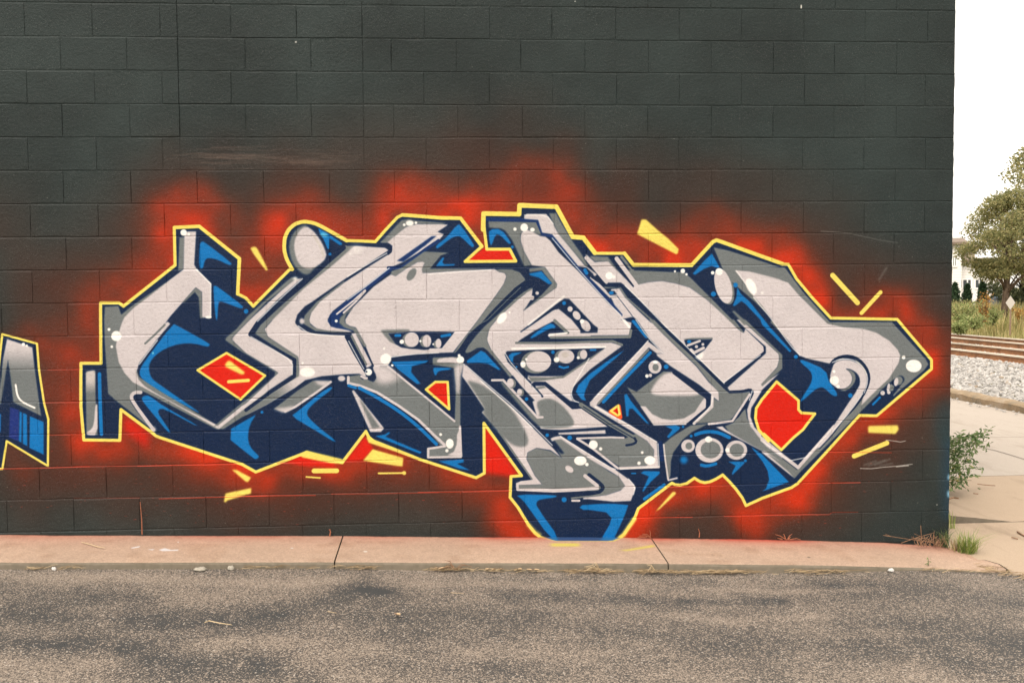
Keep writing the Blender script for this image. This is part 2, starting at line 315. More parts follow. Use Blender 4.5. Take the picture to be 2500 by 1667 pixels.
    Ln('D 1455,1140 1310,1270 1110,1430',LG,22); Ln('D 1455,1150 1330,1290 1195,1415',LG,26); Do('D 1105,1518',18,WH); Do('D 685,1520',30,LG,36,soft=3)
    Do('D 2003,325',48,WH,34,soft=2); Do('D 1935,345',17,WH); Do('D 2078,320',16,WH); Do('D 1350,640',70,WH,40,soft=10,al=.6); Do('D 1275,700',16,WH,soft=4,al=.7)
    # E body
    P('D 1780,910 1900,870 2180,670 2352,660 G 80,670 380,685 280,720 150,880 900,880 130,930 60,930 40,900 80,820 60,800 D 2100,800 1960,880 1830,975 1770,950',MG)
    P('D 1770,950 1830,972 1960,880 2100,800 2160,795 2185,810 2150,890 2160,930 G 130,930 500,905 900,885 940,885 1000,920 1060,930 1085,970 1050,1070 930,1240 740,1500 H 740,0 430,400 0,415 E 1990,430 1790,450 1735,560 1850,680 1640,760 1590,700 1560,610 1550,540 1470,340 1400,200 1340,95 1270,80 1220,50 D 1215,1500 1310,1350 1560,1100',LG)
    P('D 1215,1420 1310,1345 1290,1390 1230,1430 1210,1490 E 1215,40 1270,80 1340,95 1320,140 1200,95 1140,40 D 1150,1480',MG,soft=1.5)
    P('G 935,885 1220,890 1330,1030 1280,1050 1130,1170 900,1400 770,1560 H 640,200 460,410 430,405 740,0 G 930,1240 1050,1070 1085,970 1060,930 1000,920',MG,1,soft=1)
    P('E 1240,740 1270,690 1400,670 1470,720 1560,760 1600,700 1640,560 1735,560 H 0,880 450,1240 465,800 440,590 185,550 180,470 480,455 565,535 520,690 520,1566 I 545,370 110,390 110,265 290,255 H 0,1200 E 1860,1030 1600,870 1380,790 1240,770',MG)
    P('E 1470,560 1730,560 1900,720 1700,790 1580,760 1600,700',LG,soft=7); P('H 460,560 560,540 522,690 510,900 470,880 450,620',LG,soft=4)
    Ln('E 1735,570 2352,1072 H 445,1235',LG,26); Ln('E 1250,700 1250,775 1380,800 1600,885 1860,1045 2100,1215 H 200,1410 320,1520',LG,34,soft=1.5)
    Ln('I 330,240 125,272 125,378 525,370 512,0',LG,28); P('I 480,100 525,0 545,370 360,350 440,310 475,220',LG)
    Ln('G 1310,1050 1200,1130 1000,1330 800,1550 H 640,190 500,400',NV,54); Ln('G 1255,1105 1100,1250 850,1500 H 700,80',MG,8); Ln('H 495,432 0,448 E 1790,475',NV,44)
    Ln('E 1225,200 1330,400 1460,620',NV,46); Ln('E 1320,140 1420,300 1545,560',NV,34); P('E 1310,130 1345,95 1480,330 1440,330',MG,soft=1); P('E 1290,170 1340,165 1540,550 1480,590 1430,470',LG); Ln('E 1290,200 1470,545',MG,26,soft=1.5)
    P('E 1455,610 1550,560 1555,610 1600,690 1580,740 1550,757 1500,735 1480,715 1410,735 1390,660 1450,700 1475,700',NV,1); Ln('E 1410,690 1450,712 1475,712',LG,30); Do('E 1500,640',42,WH); Do('E 1475,635',12,NV)
    P('E 1645,130 1700,122 1990,118 2010,140 1750,170 1840,310 1760,270 1690,190',MG,soft=1.5)
    P('E 1740,168 2000,146 2352,146 H 450,150 290,355 150,362 0,370 E 2240,370 2000,355 1900,340 1830,300',NV); Ln('H 475,140 300,358 150,362',LG,26); Ln('E 1830,192 1880,190',BL,34); Ln('H 290,200 390,182',BL,34)
    Do('E 1990,250',80,MG,85); Do('E 2028,245',88,LG,90); Do('E 2180,265',55,MG,70); Do('E 2212,260',54,LG,76); Do('H 225,300',34,MG,46); Do('H 252,290',36,LG,58); Do('E 1905,270',27,WH); Do('E 2132,262',14,WH); Do('E 2290,300',12,WH)
    Do('D 2025,950',46,MG,86,33,soft=1.5)
    Do('E 1710,480',66,WH,soft=2); Do('E 1690,352',14,WH); Do('I 390,212',48,WH,60); Do('I 278,100',18,WH); Do('I 355,297',20,WH); Do('E 752,640',92,WH,60,soft=3); Do('E 695,530',12,WH); Do('E 1790,558',15,WH)
    P('H 190,462 480,455 550,540 300,530 185,545',MG); P('H 225,500 275,470 480,455 545,545 380,520 250,525',LG,1); Ln('H 550,560 650,680',LG,20,al=0)
    Do('H 520,490',46,WH); Do('H 505,437',18,WH)
    P('E 1780,515 2235,498 2200,525 2030,570 2020,640 2135,780 2090,785 1850,600',BL); P('H 180,588 240,585 410,590 400,610 280,622 240,640 225,680 205,680',BL,1)
    Do('E 1170,718',46,LG,34,soft=2); P('H 215,758 362,758 380,1095 98,850',RD); Ln('H 212,758 362,758 380,1090 98,850 212,758',YE,32)
    P('G 480,340 525,345 690,590 685,615 655,618 530,490 480,480 400,510 240,640 220,620 230,590 350,500',BL,1); P('G 300,745 325,745 300,800 320,825 460,825 440,842 220,850',BL)
    P('E 1040,815 1065,840 880,980 780,1070 745,1130 760,1190 900,1320 1105,1480 1080,1495 830,1340 550,1175 620,1130 900,900',BL,1); Ln('E 1255,802 1340,830',BL,34); Ln('E 1385,832 1560,920 1860,1105 2100,1295 2325,1515',BL,42,1)
    P('F 1580,320 1700,300 1750,268 1762,285 1705,325 2150,515 2125,535 1650,345',BL); P('E 1295,870 1320,860 1350,900 1690,1325 1650,1370 1520,1370',LG); P('E 1382,962 1410,985 1640,1315 1545,1330',MG,soft=2)
    # A letter
    P('G 1255,500 1265,440 1330,400 1420,430 1490,480 1560,490 1620,540 1720,680 1950,900 2352,1330 J 400,1450 520,1462 K 500,90 480,190 0,195 0,285 260,280 330,300 390,325 0,610 H 1990,720 1890,830 1870,920 1890,980 1970,1010 1860,990 1560,760 1420,760 1380,790 1500,930 1520,945 1440,1000 1250,800 900,380 840,250 870,110 960,0 G 960,1500 1200,1270 1330,1170 1400,1150 1380,1250 1290,1390 1690,1110 1700,1070 1550,860 1390,840 1290,660 1255,540',LG)
    P('G 860,300 1460,310 1515,460 1480,470 1300,380 1255,470 1260,560 1300,670 1390,840 1300,850 1230,700 1150,530 1070,420 1020,390 870,380',MG,soft=1.5)
    P('G 1360,880 1550,858 1700,1065 1695,1110 1280,1400 1330,1330 1500,1210 1640,1062 1515,900 1365,920',MG,soft=1); P('G 1290,1395 1370,1290 1430,1240 1480,1230',NV)
    P('G 1400,1100 1405,1150 1320,1175 1200,1280 960,1500 H 870,110 840,250 900,380 1250,800 1440,1010 1500,1180 1480,1170 1200,800 880,400 770,320 600,420 570,380 760,130 G 1000,1420 1250,1190',MG,1,soft=1)
    P('G 870,400 1020,393 1140,560 1130,578 1105,575 1010,470 950,460 905,590 885,590 868,500',BL,1); Do('G 1155,615',18,BL); P('G 1360,940 1510,910 1640,1060 1600,1070 1480,990 1370,960',BL)
    P('H 770,378 820,400 1015,615 980,610 860,540 740,525 600,530 600,500',BL)
    P('H 1160,680 1250,800 1440,1010 1500,1180 1465,1185 1050,745 1100,720',NV)
    Ln('G 850,275 1455,288 1525,450 1630,478 1950,860 2352,1285 J 400,1440',NK,46)
    P('G 1300,240 1330,210 1570,212 1650,320 1700,420 2030,830 2190,950 2130,1000 2352,1200 2352,1245 2100,990 2150,950 2060,865 1960,850 1640,460 1520,440 1470,285 1300,272',LG,soft=1); Ln('J 20,985 250,1215',LG,30)
    P('G 1600,205 1690,200 1740,300 1900,560 2000,700 2080,840 2060,860 1720,460 1650,320',MG,soft=1.5); Ln('G 2040,895 2060,930',BL,44)
    Do('G 1300,378',46,WH,50); Do('G 1400,405',28,WH,24); Do('G 1187,398',20,WH); Do('G 1458,1178',22,LG); Do('G 1395,1235',28,LG); Do('G 1028,1482',46,WH,78,38,soft=2); Do('G 1120,1412',12,WH); P('G 1400,1130 1385,1250 1290,1390 1330,1270 1320,1180',LG)
    P('G 1790,1245 1850,1250 2150,1566 H 2200,100 2195,160 1985,165 1985,130 1880,0 G 1720,1370 1650,1390 1450,1530 H 1260,155 1250,148 1400,30 G 1720,1290',NV); Ln('G 1780,1215 1550,1400 1350,1560',WH,26,soft=2,al=.7)
    P('H 1195,285 1400,150 1650,20 1720,60 1830,155 1600,168 1600,215 2352,232 K 400,240 425,300 300,250 0,265 H 1400,290',NV); Ln('G 1680,1390 1450,1545 H 1190,275',LG,26,al=.8)
    Ln('H 1200,282 1700,283 2102,268 K 280,262 390,305',MG,30,soft=1.5); Ln('H 1625,214 2102,214 K 485,208 500,130',MG,36,soft=1.5); Ln('H 1670,10 1830,160',MG,40,soft=1.5); Ln('H 1600,190 2102,183',LG,28); Ln('H 1610,185 1820,160',WH,16)
    P('H 1365,215 1560,70 1640,40 1700,100 1600,110 1390,235',BL,1)
    Do('G 1787,1300',24,BL); Do('G 1860,1372',32,LG,34); Do('G 1940,1450',42,LG,60,-35); Do('H 2050,72',52,LG,78,-35); Do('H 2005,20',26,WH)
    P('H 1060,420 1090,385 1370,370 2290,345 1790,690 1380,690 1350,680 1340,720 1390,760 1380,790 1100,520',NV)
    P('H 1340,680 1380,700 1600,705 1780,685 2080,480 2290,345 2120,480 1780,712 1390,762',MG,soft=1); Ln('H 1150,355 1800,345 2290,330',WH,24,soft=1.5,al=.8)
    Do('H 1440,520',178,MG,138); Do('H 1475,510',155,LG,126); Do('H 1765,450',95,MG,78); Do('H 1812,450',100,LG,84); Do('H 1800,430',46,(190,182,176),36); Do('H 1990,430',42,MG,55); Do('H 2026,425',44,LG,58)
    Do('H 1285,545',32,WH,42); Do('H 1325,482',14,WH); Do('H 1695,490',34,WH); Do('H 1960,465',19,WH)
    P('H 1108,440 1150,405 1275,398 1170,450 1160,510 1185,550 1130,500',BL); Do('H 1650,397',22,BL); Ln('H 2108,368 2168,368',BL,22); Ln('H 1728,570 1780,588 1835,575',BL,25); Do('H 1205,577',12,BL)
    P('H 1420,810 1560,805 1890,1090 2000,1080 2330,1305 1760,1345 1600,1340 1500,1330 1400,1000 1520,940',LG)
    P('H 1440,1010 1520,970 1620,960 1740,1020 1860,1150 1920,1270 1870,1310 1700,1325 1560,1330 1450,1290 1160,950 1000,760 1040,750 1440,1190 1500,1180',MG,1,soft=2)
    Ln('H 1400,800 1435,778 1550,778 1890,1068 2000,1060 2340,1295',NV,44); Ln('H 1400,790 1520,935',NV,26); P('H 1425,830 1540,810 1570,830 1470,850 1440,840',MG,soft=1)
    Ln('H 905,737 1040,735 1460,1192 1520,1188',LG,30); Do('H 1150,780',50,MG,60); Do('H 1130,772',42,LG,56); Do('H 1265,890',34,MG,46); Do('H 1242,885',32,LG,42); Do('H 1328,968',22,BL)
    # long leg
    P('H 540,690 560,535 860,810 1160,1070 1650,1566 I 1760,390 1620,290 1450,265 1340,320 1330,400 1430,600 1520,710 1230,720 1230,760 1200,750 1200,690 1400,655 1120,270 H 1030,1400 780,1130 820,1100 620,800',LG)
    P('H 600,740 650,820 830,1100 780,1120 900,1280 1030,1420 1150,1530 1280,1560 1340,1530 1352,1450 1290,1310 1150,1090 950,900 760,780 680,760',MG,1,soft=2.5)
    Ln('I 985,60 1120,250 1390,640',MG,22,soft=2)
    P('I 1640,160 1740,140 2352,560 L 350,610 430,720 400,770 200,840 0,860 I 1870,890 1870,840 2240,790 1220,770 1220,720 1520,710 1430,600 1330,400 1340,320 1450,265 1620,300 1760,390',MG)
    P('I 1640,180 1670,175 1790,330 1750,335 1640,230',NV,soft=1.5)
    P('I 1740,115 2352,500 L 300,520 480,650 560,740 530,830 500,910 290,920 0,890 I 2020,890 2020,870 2102,862 L 200,840 380,780 430,725 350,610 0,400 I 1750,155 1670,165 1640,185 1620,150 1660,130',LG)
    Ln('I 2090,590 2250,715 2262,760 2200,810 1870,842',NV,46,1); Ln('I 2040,602 2185,718 2190,750 1950,772 1660,785 1225,765',LG,44); P('I 1225,720 1530,712 1500,750 1240,760',MG); Ln('I 1215,770 1215,700 1260,680 1400,665',LG,30); Ln('I 1885,905 1970,905',LG,28)
    Do('I 1985,420',76,WH,56); Do('I 2065,465',21,WH); Do('I 1850,522',55,LG,36,35)
    P('I 1190,830 1700,838 1690,868 1500,890 1450,920 1450,980 1740,1380 1620,1372 1330,960 1270,890',BL,1); Do('I 1787,895',31,BL); Do('I 1580,108',22,BL); Do('I 1855,140',29,BL)
    P('I 1975,990 2010,960 2250,945 L 300,945 470,960 420,1100 290,1385 130,1390 240,1200 265,1120 200,1050 0,1020 I 2020,1020',BL); P('I 250,425 560,405 560,440 480,455 640,540 500,515',BL)
    P('I 1715,80 2290,45 2295,90 1720,100',LG)
    # letter P / bowl
    P('K 425,370 340,450 0,740 H 2050,860 2030,930 2055,990 2000,975 1930,880 1960,800 K 0,660 250,480',BL)
    P('J 520,900 1000,920 1150,920 1230,990 1500,1260 1800,1566 1740,1566 1420,1250 1220,1110 1050,1060 880,1030 720,1045 560,1090 440,890',MG)
    P('J -50,700 60,800 225,785 530,1100 590,1075 720,1045 880,1030 1050,1060 1220,1110 1420,1250 1700,1510 K 1830,130 1880,160 1900,110 2130,330 2140,390 1640,780 1280,450 1000,180 840,0 J 880,1530 420,1080 380,1050 190,1050 60,900 -50,770',LG)
    P('J 10,725 220,735 400,980 530,1100 500,1080 225,790 60,795 0,740',MG,soft=1.5); Ln('J -50,745 200,1045',LG,40); Ln('J 250,740 400,940 528,1095',NV,14,soft=1.5); Ln('J 325,755 565,1080',LG,54,soft=1.5); Ln('J 385,735 520,900',MG,36,soft=3); Ln('J 420,725 520,870',NV,28); 
    Ln('J 30,975 190,1085 385,1085 600,1290 860,1566 K 1000,185 1280,455 1640,815',NV,44); P('J 170,1100 380,1110 460,1230 880,1600 800,1566 430,1230 360,1115 180,1120',MG,soft=1)
    Do('J 235,965',44,WH); Do('J 290,980',20,WH,soft=3); Do('J 1040,912',14,WH); Do('J 1135,908',28,WH); Do('J 1180,948',15,WH)
    P('J 260,1130 360,1120 430,1230 600,1400 760,1550 K 730,0 900,180 1300,570 1450,760 1580,880 1580,1000 1500,940 1480,910 1330,790 990,570 830,450 810,420 900,410 730,230 570,0 J 510,1450 330,1210 250,1220',LG)
    P('J 250,1215 340,1215 520,1460 380,1490 400,1440 300,1320',LG); Ln('J 335,1215 515,1450',NV,7); P('J 200,1150 300,1150 330,1195 250,1205',NV); Do('J 262,1175',30,BL,20); P('J 370,1500 510,1470 620,1566 K 480,30 380,0',NV); P('K 375,-20 430,0 500,90 480,110',WH)
    P('K 505,20 530,0 555,15 710,225 680,225 590,120',BL)
    P('K 720,0 820,0 1050,230 1280,470 1640,800 1700,880 1950,880 1960,910 1840,1060 1730,1220 1440,1260 1300,1270 1400,1130 1500,1060 1510,960 1580,1000 1570,880 1450,750 1300,560 900,180',MG)
    Ln('K 800,-10 1000,195 1280,455 1640,820 1710,880',NV,38); Ln('K 2138,325 2145,395 1640,795',NV,46); Ln('K 1900,105 2135,335',NV,11)
    P('K 1140,235 1250,222 1500,218 1500,240 1180,250',MG,soft=1); P('K 1150,250 1180,245 1500,240 1400,370 1280,455 1180,330',NV); Ln('K 1195,312 1340,258',LG,30); Do('K 1212,268',26,BL,20); Ln('K 1232,365 1270,402 1385,345',LG,38); Do('K 1302,330',20,LG); Do('K 1380,302',18,LG); P('K 1280,460 1390,390 1380,470 1340,500',WH,soft=2,al=.8)
    P('K 900,630 1000,640 1340,880 1410,960 1420,1090 1190,1280 780,1290 630,1070 450,820 570,880 700,780',MG); P('K 930,650 1030,640 1330,880 1330,930 900,930 740,910 760,830 840,720',LG,1,soft=2.5)
    P('K 615,1055 680,1060 760,1150 880,1210 1000,1225 1150,1205 1280,1130 1360,1010 1400,955 1425,980 1420,1090 1190,1280 780,1290',LG)
    Ln('K 1030,640 1330,870 1445,950 1440,1070',NV,54); Ln('K 1440,1070 1190,1275',NV,30); Ln('K 1495,930 1490,1060 1270,1265',LG,36)
    Do('K 795,578',80,LG,80); Do('K 802,582',38,MG,44); Do('K 800,518',28,WH,20); Do('K 738,680',22,LG); Do('K 698,688',22,WH); Do('K 932,575',29,BL)
    P('K 705,262 880,390 900,410 820,415 720,340 100,1030 70,1050 0,1010 60,940',LG); Ln('K 712,365 400,700 100,1022',MG,28,soft=1.5); Ln('K 735,402 420,725 162,1002',BL,40)
    P('K 420,920 450,905 500,990 580,1090 735,1285 690,1260 520,1085 480,1090 470,1180 445,1180',BL); P('K 920,1300 1050,1288 1105,1310 1090,1340 965,1445 940,1430 1010,1340',BL); Do('K 1138,1306',16,BL)
    P('L 0,150 60,130 420,150 560,90 700,180 785,290 780,400 690,480 370,500 60,290 0,260',MG); P('K 0,1000 90,1050 500,1290 700,1420 820,1490 L 840,490 370,525 340,500 690,480 780,400 785,290 700,180 560,90 K 0,1050',LG)
    Ln('H 1990,1035 2352,1275 K 540,1440',MG,56,soft=1.5); Ln('H 2020,1060 2352,1280 K 560,1460',NV,12); Ln('K 545,1445 570,1490 520,1520 445,1530',NV,30,1); Ln('I 1945,150 2130,265 L 340,510 840,495',LG,30); Ln('I 1945,145 2352,132 L 410,138',LG,24)
    Do('L 42,225',54,WH); Do('L 132,275',20,WH); Do('L 640,320',16,WH); Do('L 733,415',68,WH,52); Do('L 600,450',21,WH); Ln('K 860,1500 870,1566 L 880,400',NK,50,al=.7)
    # lower right
    P('K 1650,1300 1750,1260 1850,1130 1900,1090 1920,1200 1990,1340 2150,1500 L 2352,380 O 0,200 430,530 400,635 0,290 L 2100,300 1700,70',MG)
    P('L 1540,10 1620,0 1660,40 1720,80 2352,440 O 0,280 330,560 400,635 0,320 L 2100,300',LG)
    P('K 1790,0 1850,0 2310,420 2315,490 2290,580 2100,790 2320,650 2110,850 1970,1080 1960,1180 2010,1310 2200,1500 L 2352,330 2352,390 2150,240 1960,0 K 1930,1200 1920,1100 1990,900 1980,850 1900,850 1860,880 1710,870 1680,830 2150,410 2150,330 1900,110',LG)
    P('K 1850,0 1900,0 2352,430 2352,600 2105,815 2090,790 2290,580 2315,470 2300,410',MG,soft=1); P('K 1690,0 1760,0 1885,160 1860,155',MG)
    Ln('K 1720,880 1890,872 1950,850 1990,880 1960,950 1750,1255 1450,1290 1300,1340',NV,36,1); P('K 1700,885 1955,890 1940,940 1740,1220 1600,1100',MG,al=0); Ln('K 1950,910 1740,1235 1450,1272',LG,30)
    P('K 1230,1290 1450,1270 1250,1370 1130,1470 1060,1566 L 1020,320 990,430 985,600 960,660 940,640 895,220 1000,130',MG); Ln('L 900,222 918,400 955,650',LG,20); Ln('L 960,655 1060,630',LG,22,soft=3)
    Ln('K 1290,1400 1370,1372 1470,1362 1580,1378 1700,1435',BL,44,1); Do('K 1238,1420',18,BL)
    Do('L 1200,240',84,LG,80); Do('L 1210,240',42,MG,44); Do('L 1460,290',172,LG,152); Do('L 1475,285',122,MG,106); Do('L 1790,290',132,LG,118); Do('L 1795,290',88,MG,80); Do('L 1450,160',42,WH,38); Do('L 1680,290',26,WH)
    Do('L 1148,410',46,BL,46,soft=5); Ln('L 1360,470 1430,485 1535,455',BL,40,1); P('L 1690,430 1880,430 1890,450 1740,595 1735,570 1780,480',BL); Do('L 1900,420',18,BL)
    P('L 1970,250 2100,340 O 0,340 330,680 0,795 L 2150,760 2190,650 2170,540 2110,430 2000,290',BL); Ln('L 510,572 555,572',BL,18); P('L 620,570 660,545 855,550 850,580 740,680 655,795 640,790 720,610',BL); Ln('L 665,882 905,712',BL,40)
    # right letter
    P('J 1510,620 1700,660 2352,870 M 0,445 280,465 500,760 830,1130 1590,1130 N 2000,480 2035,545 1980,620 1640,900 1730,740 1690,690 1600,750 1450,880 1210,1120 800,1530 O 470,555 400,635 400,560 900,30 N 1000,1190 1230,930 1310,740 1100,440 830,535 540,470 200,130 M 100,1130 J 2240,1500 2000,1270 1660,980 1600,830',MG)
    P('J 1770,900 1950,915 2352,1015 M 0,575 200,610 320,650 450,800 800,1150 1000,1195 N 1250,115 1400,160 1560,260 1660,370 1690,440 1670,530 1550,720 1400,860 1210,1050 1240,930 1310,740 1270,580 1160,470 1040,435 920,450 830,535 540,470 460,440 330,270 200,110 M 130,1110 0,930 J 2000,1220 1890,1050',LG)
    Ln('N 830,560 880,490 960,450 1070,440 1180,480 1270,580 1310,690 1290,800 1230,930 1100,1100 1000,1190 850,1400 700,1560',NV,38,1); 
    P('N 1290,750 1270,640 1190,540 1080,490 960,490 880,530 850,620 830,700 860,790 920,840 1000,850 1080,800 1110,720 1080,640 1010,590 1100,610 1170,660 1200,730 1190,820 1000,1100 830,1370 650,1566 720,1566 1090,1100 1250,880',LG,1); P('N 1010,590 1080,640 1110,720 1080,800 1000,850 940,870 1040,870 1130,780 1150,700 1120,630',MG,1)
    Ln('O 0,165 440,500 880,0 N 840,1380',LG,44); Ln('O 0,110 220,275',NV,22)
    Ln('N 1480,900 1560,820 1690,730',NV,100,soft=5); Do('N 1670,745',48,MG,56,30); Do('N 1640,760',26,LG,52,10); Do('N 1580,830',34,MG,42); Do('N 1545,830',18,LG,54,8); Do('N 1475,895',28,LG); Do('N 1550,888',22,LG); Ln('N 1610,920 1740,770',MG,20,soft=3)
    Do('N 1855,565',96,WH,76); Do('N 1732,460',22,WH); Do('N 885,742',56,WH); Do('N 930,815',22,WH); Do('N 880,632',18,WH)
    P('N 460,490 530,500 780,610 820,760 860,800 935,930 870,935 760,830 710,825 640,860 480,1005 470,980 590,800 620,700 590,620 480,530',BL,1); Do('N 415,455',25,BL); Do('N 1080,925',28,BL); Ln('N 1355,1032 1438,948',BL,28)
    P('J 1800,1105 1840,1180 1950,1280 2180,1566 N 60,50 360,380 340,398 0,60 K 2080,0 J 1900,1310 1850,1275 1770,1335 1745,1330 1790,1230',BL); Do('J 1778,1080',29,BL); Do('J 1510,1190',32,BL); P('J 1490,695 1585,860 1560,872 1490,845 1400,880 1285,955 1255,940 1400,780',BL,0)
    Do('J 1660,1110',96,MG,212,-14); Do('J 1630,1092',100,LG,220,-15); Do('J 1578,915',44,WH,42); Do('J 1500,930',22,WH); Do('J 1972,1095',54,WH,106,-26,soft=2.5); Do('J 2108,1175',19,WH,soft=2,al=.7)
    P('J 1735,1400 1760,1390 1960,1566 1880,1566',MG,soft=1.5)
    P('K 2280,755 N 445,985 445,1095 480,1135 645,1145 500,1340 O 380,140 235,285 20,90 K 2180,1480 2060,1340 2020,1200 2030,1080 2100,970',RD); Ln('K 2280,755 N 445,985 445,1095 480,1135 645,1145 500,1340 O 380,140 235,285 20,90 K 2180,1480 2060,1340 2020,1200 2030,1080 2100,970 2280,755',YE,36)
    Ln('K 350,1055 370,1190 250,1120 350,1055',(226,80,30),50,soft=2); P('K 345,1040 370,1160 340,1170 250,1110',RD); Ln('K 342,1045 362,1150 335,1165 255,1112 342,1045',YE,30)
    # ---- thin pale edges that lift the letter strokes
    ED=(236,231,228)
    for q in ('G 1640,505 1960,890 2352,1325 J 380,1448','H 1062,405 1150,550 1500,925','E 1740,462 1990,422 2352,402','H 590,560 880,815 1180,1065 1640,1530','H 1140,345 2280,325','H 2090,470 1900,800 1868,900 1900,985 1965,1008','D 1240,975 1500,815 1720,690','D 1240,1260 1460,1100 1750,870',
        'E 640,75 780,175 1050,195 1205,200','E 1255,260 1440,600','E 60,205 330,360 570,505 565,665','K 710,255 560,430 50,960','K 60,1060 520,1310 815,1490','K 560,0 700,210 890,405','J 430,1085 620,1270 880,1540 K 1010,165 1290,435 1640,775','K 2080,430 1640,760','K 1985,860 1945,980','K 1500,940 1480,1060 1270,1255',
        'G 130,945 500,915 900,895','N 860,520 950,480 1080,478 1190,530 1275,640 1292,750 1250,890','N 1230,900 1090,1100 860,1370','O 20,190 440,495 860,20','L 830,210 845,480','L 470,640 555,735 530,830','I 1740,120 2352,505 L 310,520','J 1790,905 2000,1200','H 760,740 1160,1090 1400,1320','A 1500,890 1672,1065','D 690,1000 400,1260 140,1520','G 1300,225 1570,222 1650,330','B 1020,250 900,405 800,540','L 370,520 835,492','J 2000,1230 2230,1510 N 350,320 460,430'): Ln(q,ED,13,1,soft=2,al=.75)
    # ---- outline in yellow
    Ln(OUTLINE+' A 1225,375',YE,38,soft=1.6); Ln('G 575,262 300,262',YE,1); Ln('D 565,885 495,760 465,640 472,500 520,400 600,330 710,300 830,320 930,365 1230,535',YE,46,1); Ln('G 795,400 800,205 1235,212 1240,105 1690,122 1890,490 2020,500 2160,685',YE,58,soft=1.6)
    Ln('J 420,690 530,830 1240,835 1500,550 1545,530 1620,555 2352,818',YE,48,soft=1.6); Ln('A 1230,375 1530,362 2020,755 2000,1185',YE,42); Ln('L 540,1130 410,1320 350,1370',YE,60,soft=6,al=.8); Ln('I 1350,1200 1430,1290 1480,1320',YE,52,soft=8,al=.7); Ln('D 1910,222 2352,255 G 520,262 780,605',YE,44)
    P('F 740,495 1180,600 1190,660 1040,650 690,580 660,550',YE,soft=1.5); P('F 1560,360 2060,560 2050,580 1500,400 1470,330',YE,soft=1.5); P('F 1550,480 1925,585 1915,690 1860,685 1430,620',YE,soft=1.5)
    # ---- yellow flashes round the piece
    P('D 50,640 75,615 125,612 150,650 270,880 260,905 240,900',YE,1,soft=1.5); P('J 630,280 685,280 830,410 960,515 1085,640 1075,690 1055,705 580,460 580,440',YE,soft=1.5); Ln('M 862,558 1165,893',YE,64,soft=1.5); Ln('M 1447,765 1215,1018',YE,52,soft=1.5)
    P('N 1295,1310 1320,1295 1660,1288 1672,1340 1630,1395 1300,1380',YE,soft=2); Ln('O 1125,362 1525,202',YE,62,soft=1.5); P('C 1930,730 1990,732 2165,825 2130,880 2100,875',YE,soft=1.8); P('C 1850,1025 1870,1015 2170,952 2165,1020 1875,1105 1855,1130 1835,1120',YE,soft=1.8)
    Ln('F 832,742 1108,740',YE,60,soft=1.5); Ln('F 738,815 905,827',YE,20); Ln('F 1620,772 1930,768',YE,22); Do('F 1935,770',24,YE); P('L 800,1040 1010,800 1045,800 1050,825 850,1010',YE,soft=1.5)
    # ---- overspray caught on the ledges of the courses
    OR=(196,58,34)
    for q,a in (('C 0,692 300,684 780,682',.5),('C 780,684 1300,672 1990,662',.85),('C 0,1075 800,1072',.35),('C 1040,1082 1700,1064 2352,1045',.75),('F 0,1052 400,1044 850,1040',.8),('F 1040,1025 1500,1022 2352,1006',.55),('F 380,650 600,640 1080,652',.6),('I 0,805 600,796 1130,785',.75),('I 830,402 1110,385',.6),
                ('L 570,1115 900,1110 1250,1108',.7),('L 1640,1095 2352,1078',.6),('O 0,1080 400,1076 820,1076',.6),('O 830,1066 860,1050 1170,1046',.6),('O 820,312 1580,320',.6),('O 500,692 830,690 1200,686',.65),('L 940,742 1250,735 1600,712',.7),('Q 0,1502 500,1490 900,1475',.6),('Q 480,505 800,500',.35),('Q 440,835 800,828',.35),('Q 490,1160 830,1155',.4)): Ln(q,OR,9,soft=1,al=a)
    rg=np.random.default_rng(3)
    for _ in range(420):
        x=rg.uniform(-20,2300); y=rg.uniform(1060,1310); px=tp('P %g,%g'%(x,y)); q=cv.xf(px)[0].astype(int)
        if 0<=q[0]<cv.w and 0<=q[1]<cv.h:
            c0=cv.c[q[1],q[0]]
            if c0[2]<.26 and c0[0]>.2: Ln('P %g,%g %g,%g'%(x,y,x+rg.uniform(2,6),y+rg.uniform(-1.5,1)),(178,62,40),rg.uniform(.8,1.6),soft=.8,al=rg.uniform(.2,.6))
    for _ in range(150):
        x=rg.uniform(0,2300); y=rg.uniform(20,1300); Do('P %g,%g'%(x,y),rg.uniform(.6,1.3),(150,146,138),soft=.6,al=rg.uniform(.2,.7))
    # ---- chalky scratches and worn patches
    WS=(196,192,186)
    Ln('N 1515,1466 1600,1476 1690,1490 1750,1478',WS,9,al=.85); Ln('O 1200,512 1330,515 1500,495 1640,485 1700,478 1835,460',WS,9,al=.85); Ln('O 1640,492 1790,478',WS,12,al=.7)
    for q in ('1250,470 1390,420','1300,480 1500,410','1380,470 1560,400','1440,480 1590,450'): Ln('O '+q,(120,120,116),26,soft=4,al=.35)
    Ln('M 720,20 950,35 1100,48',(160,160,156),7,soft=2,al=.5); Ln('M 1120,60 1330,105 1440,130 1650,160',(140,142,140),9,soft=3,al=.4); Ln('M 1430,610 1520,470',(140,142,140),24,soft=6,al=.35)
    Do('P 722,103',2.4,WS,al=.9); Do('P 1956,17',1.6,(220,215,205),5); Do('P 1404,4',1.5,WS); Do('O 2138,957',6,WH); Do('O 1957,140',4,WS)
    # pale worn streaks on the old sill and bluish spray at the corner
    for _ in range(90):
        x=rg.uniform(470,860); y=388+rg.normal()*13+.03*(x-660); L=rg.uniform(15,70); Ln('P %g,%g %g,%g %g,%g'%(x-L,y+rg.uniform(-3,5),x,y,x+L,y+rg.uniform(-3,5)),(112,92,82),rg.uniform(1.5,5),soft=rg.uniform(2,5),al=rg.uniform(.06,.22))
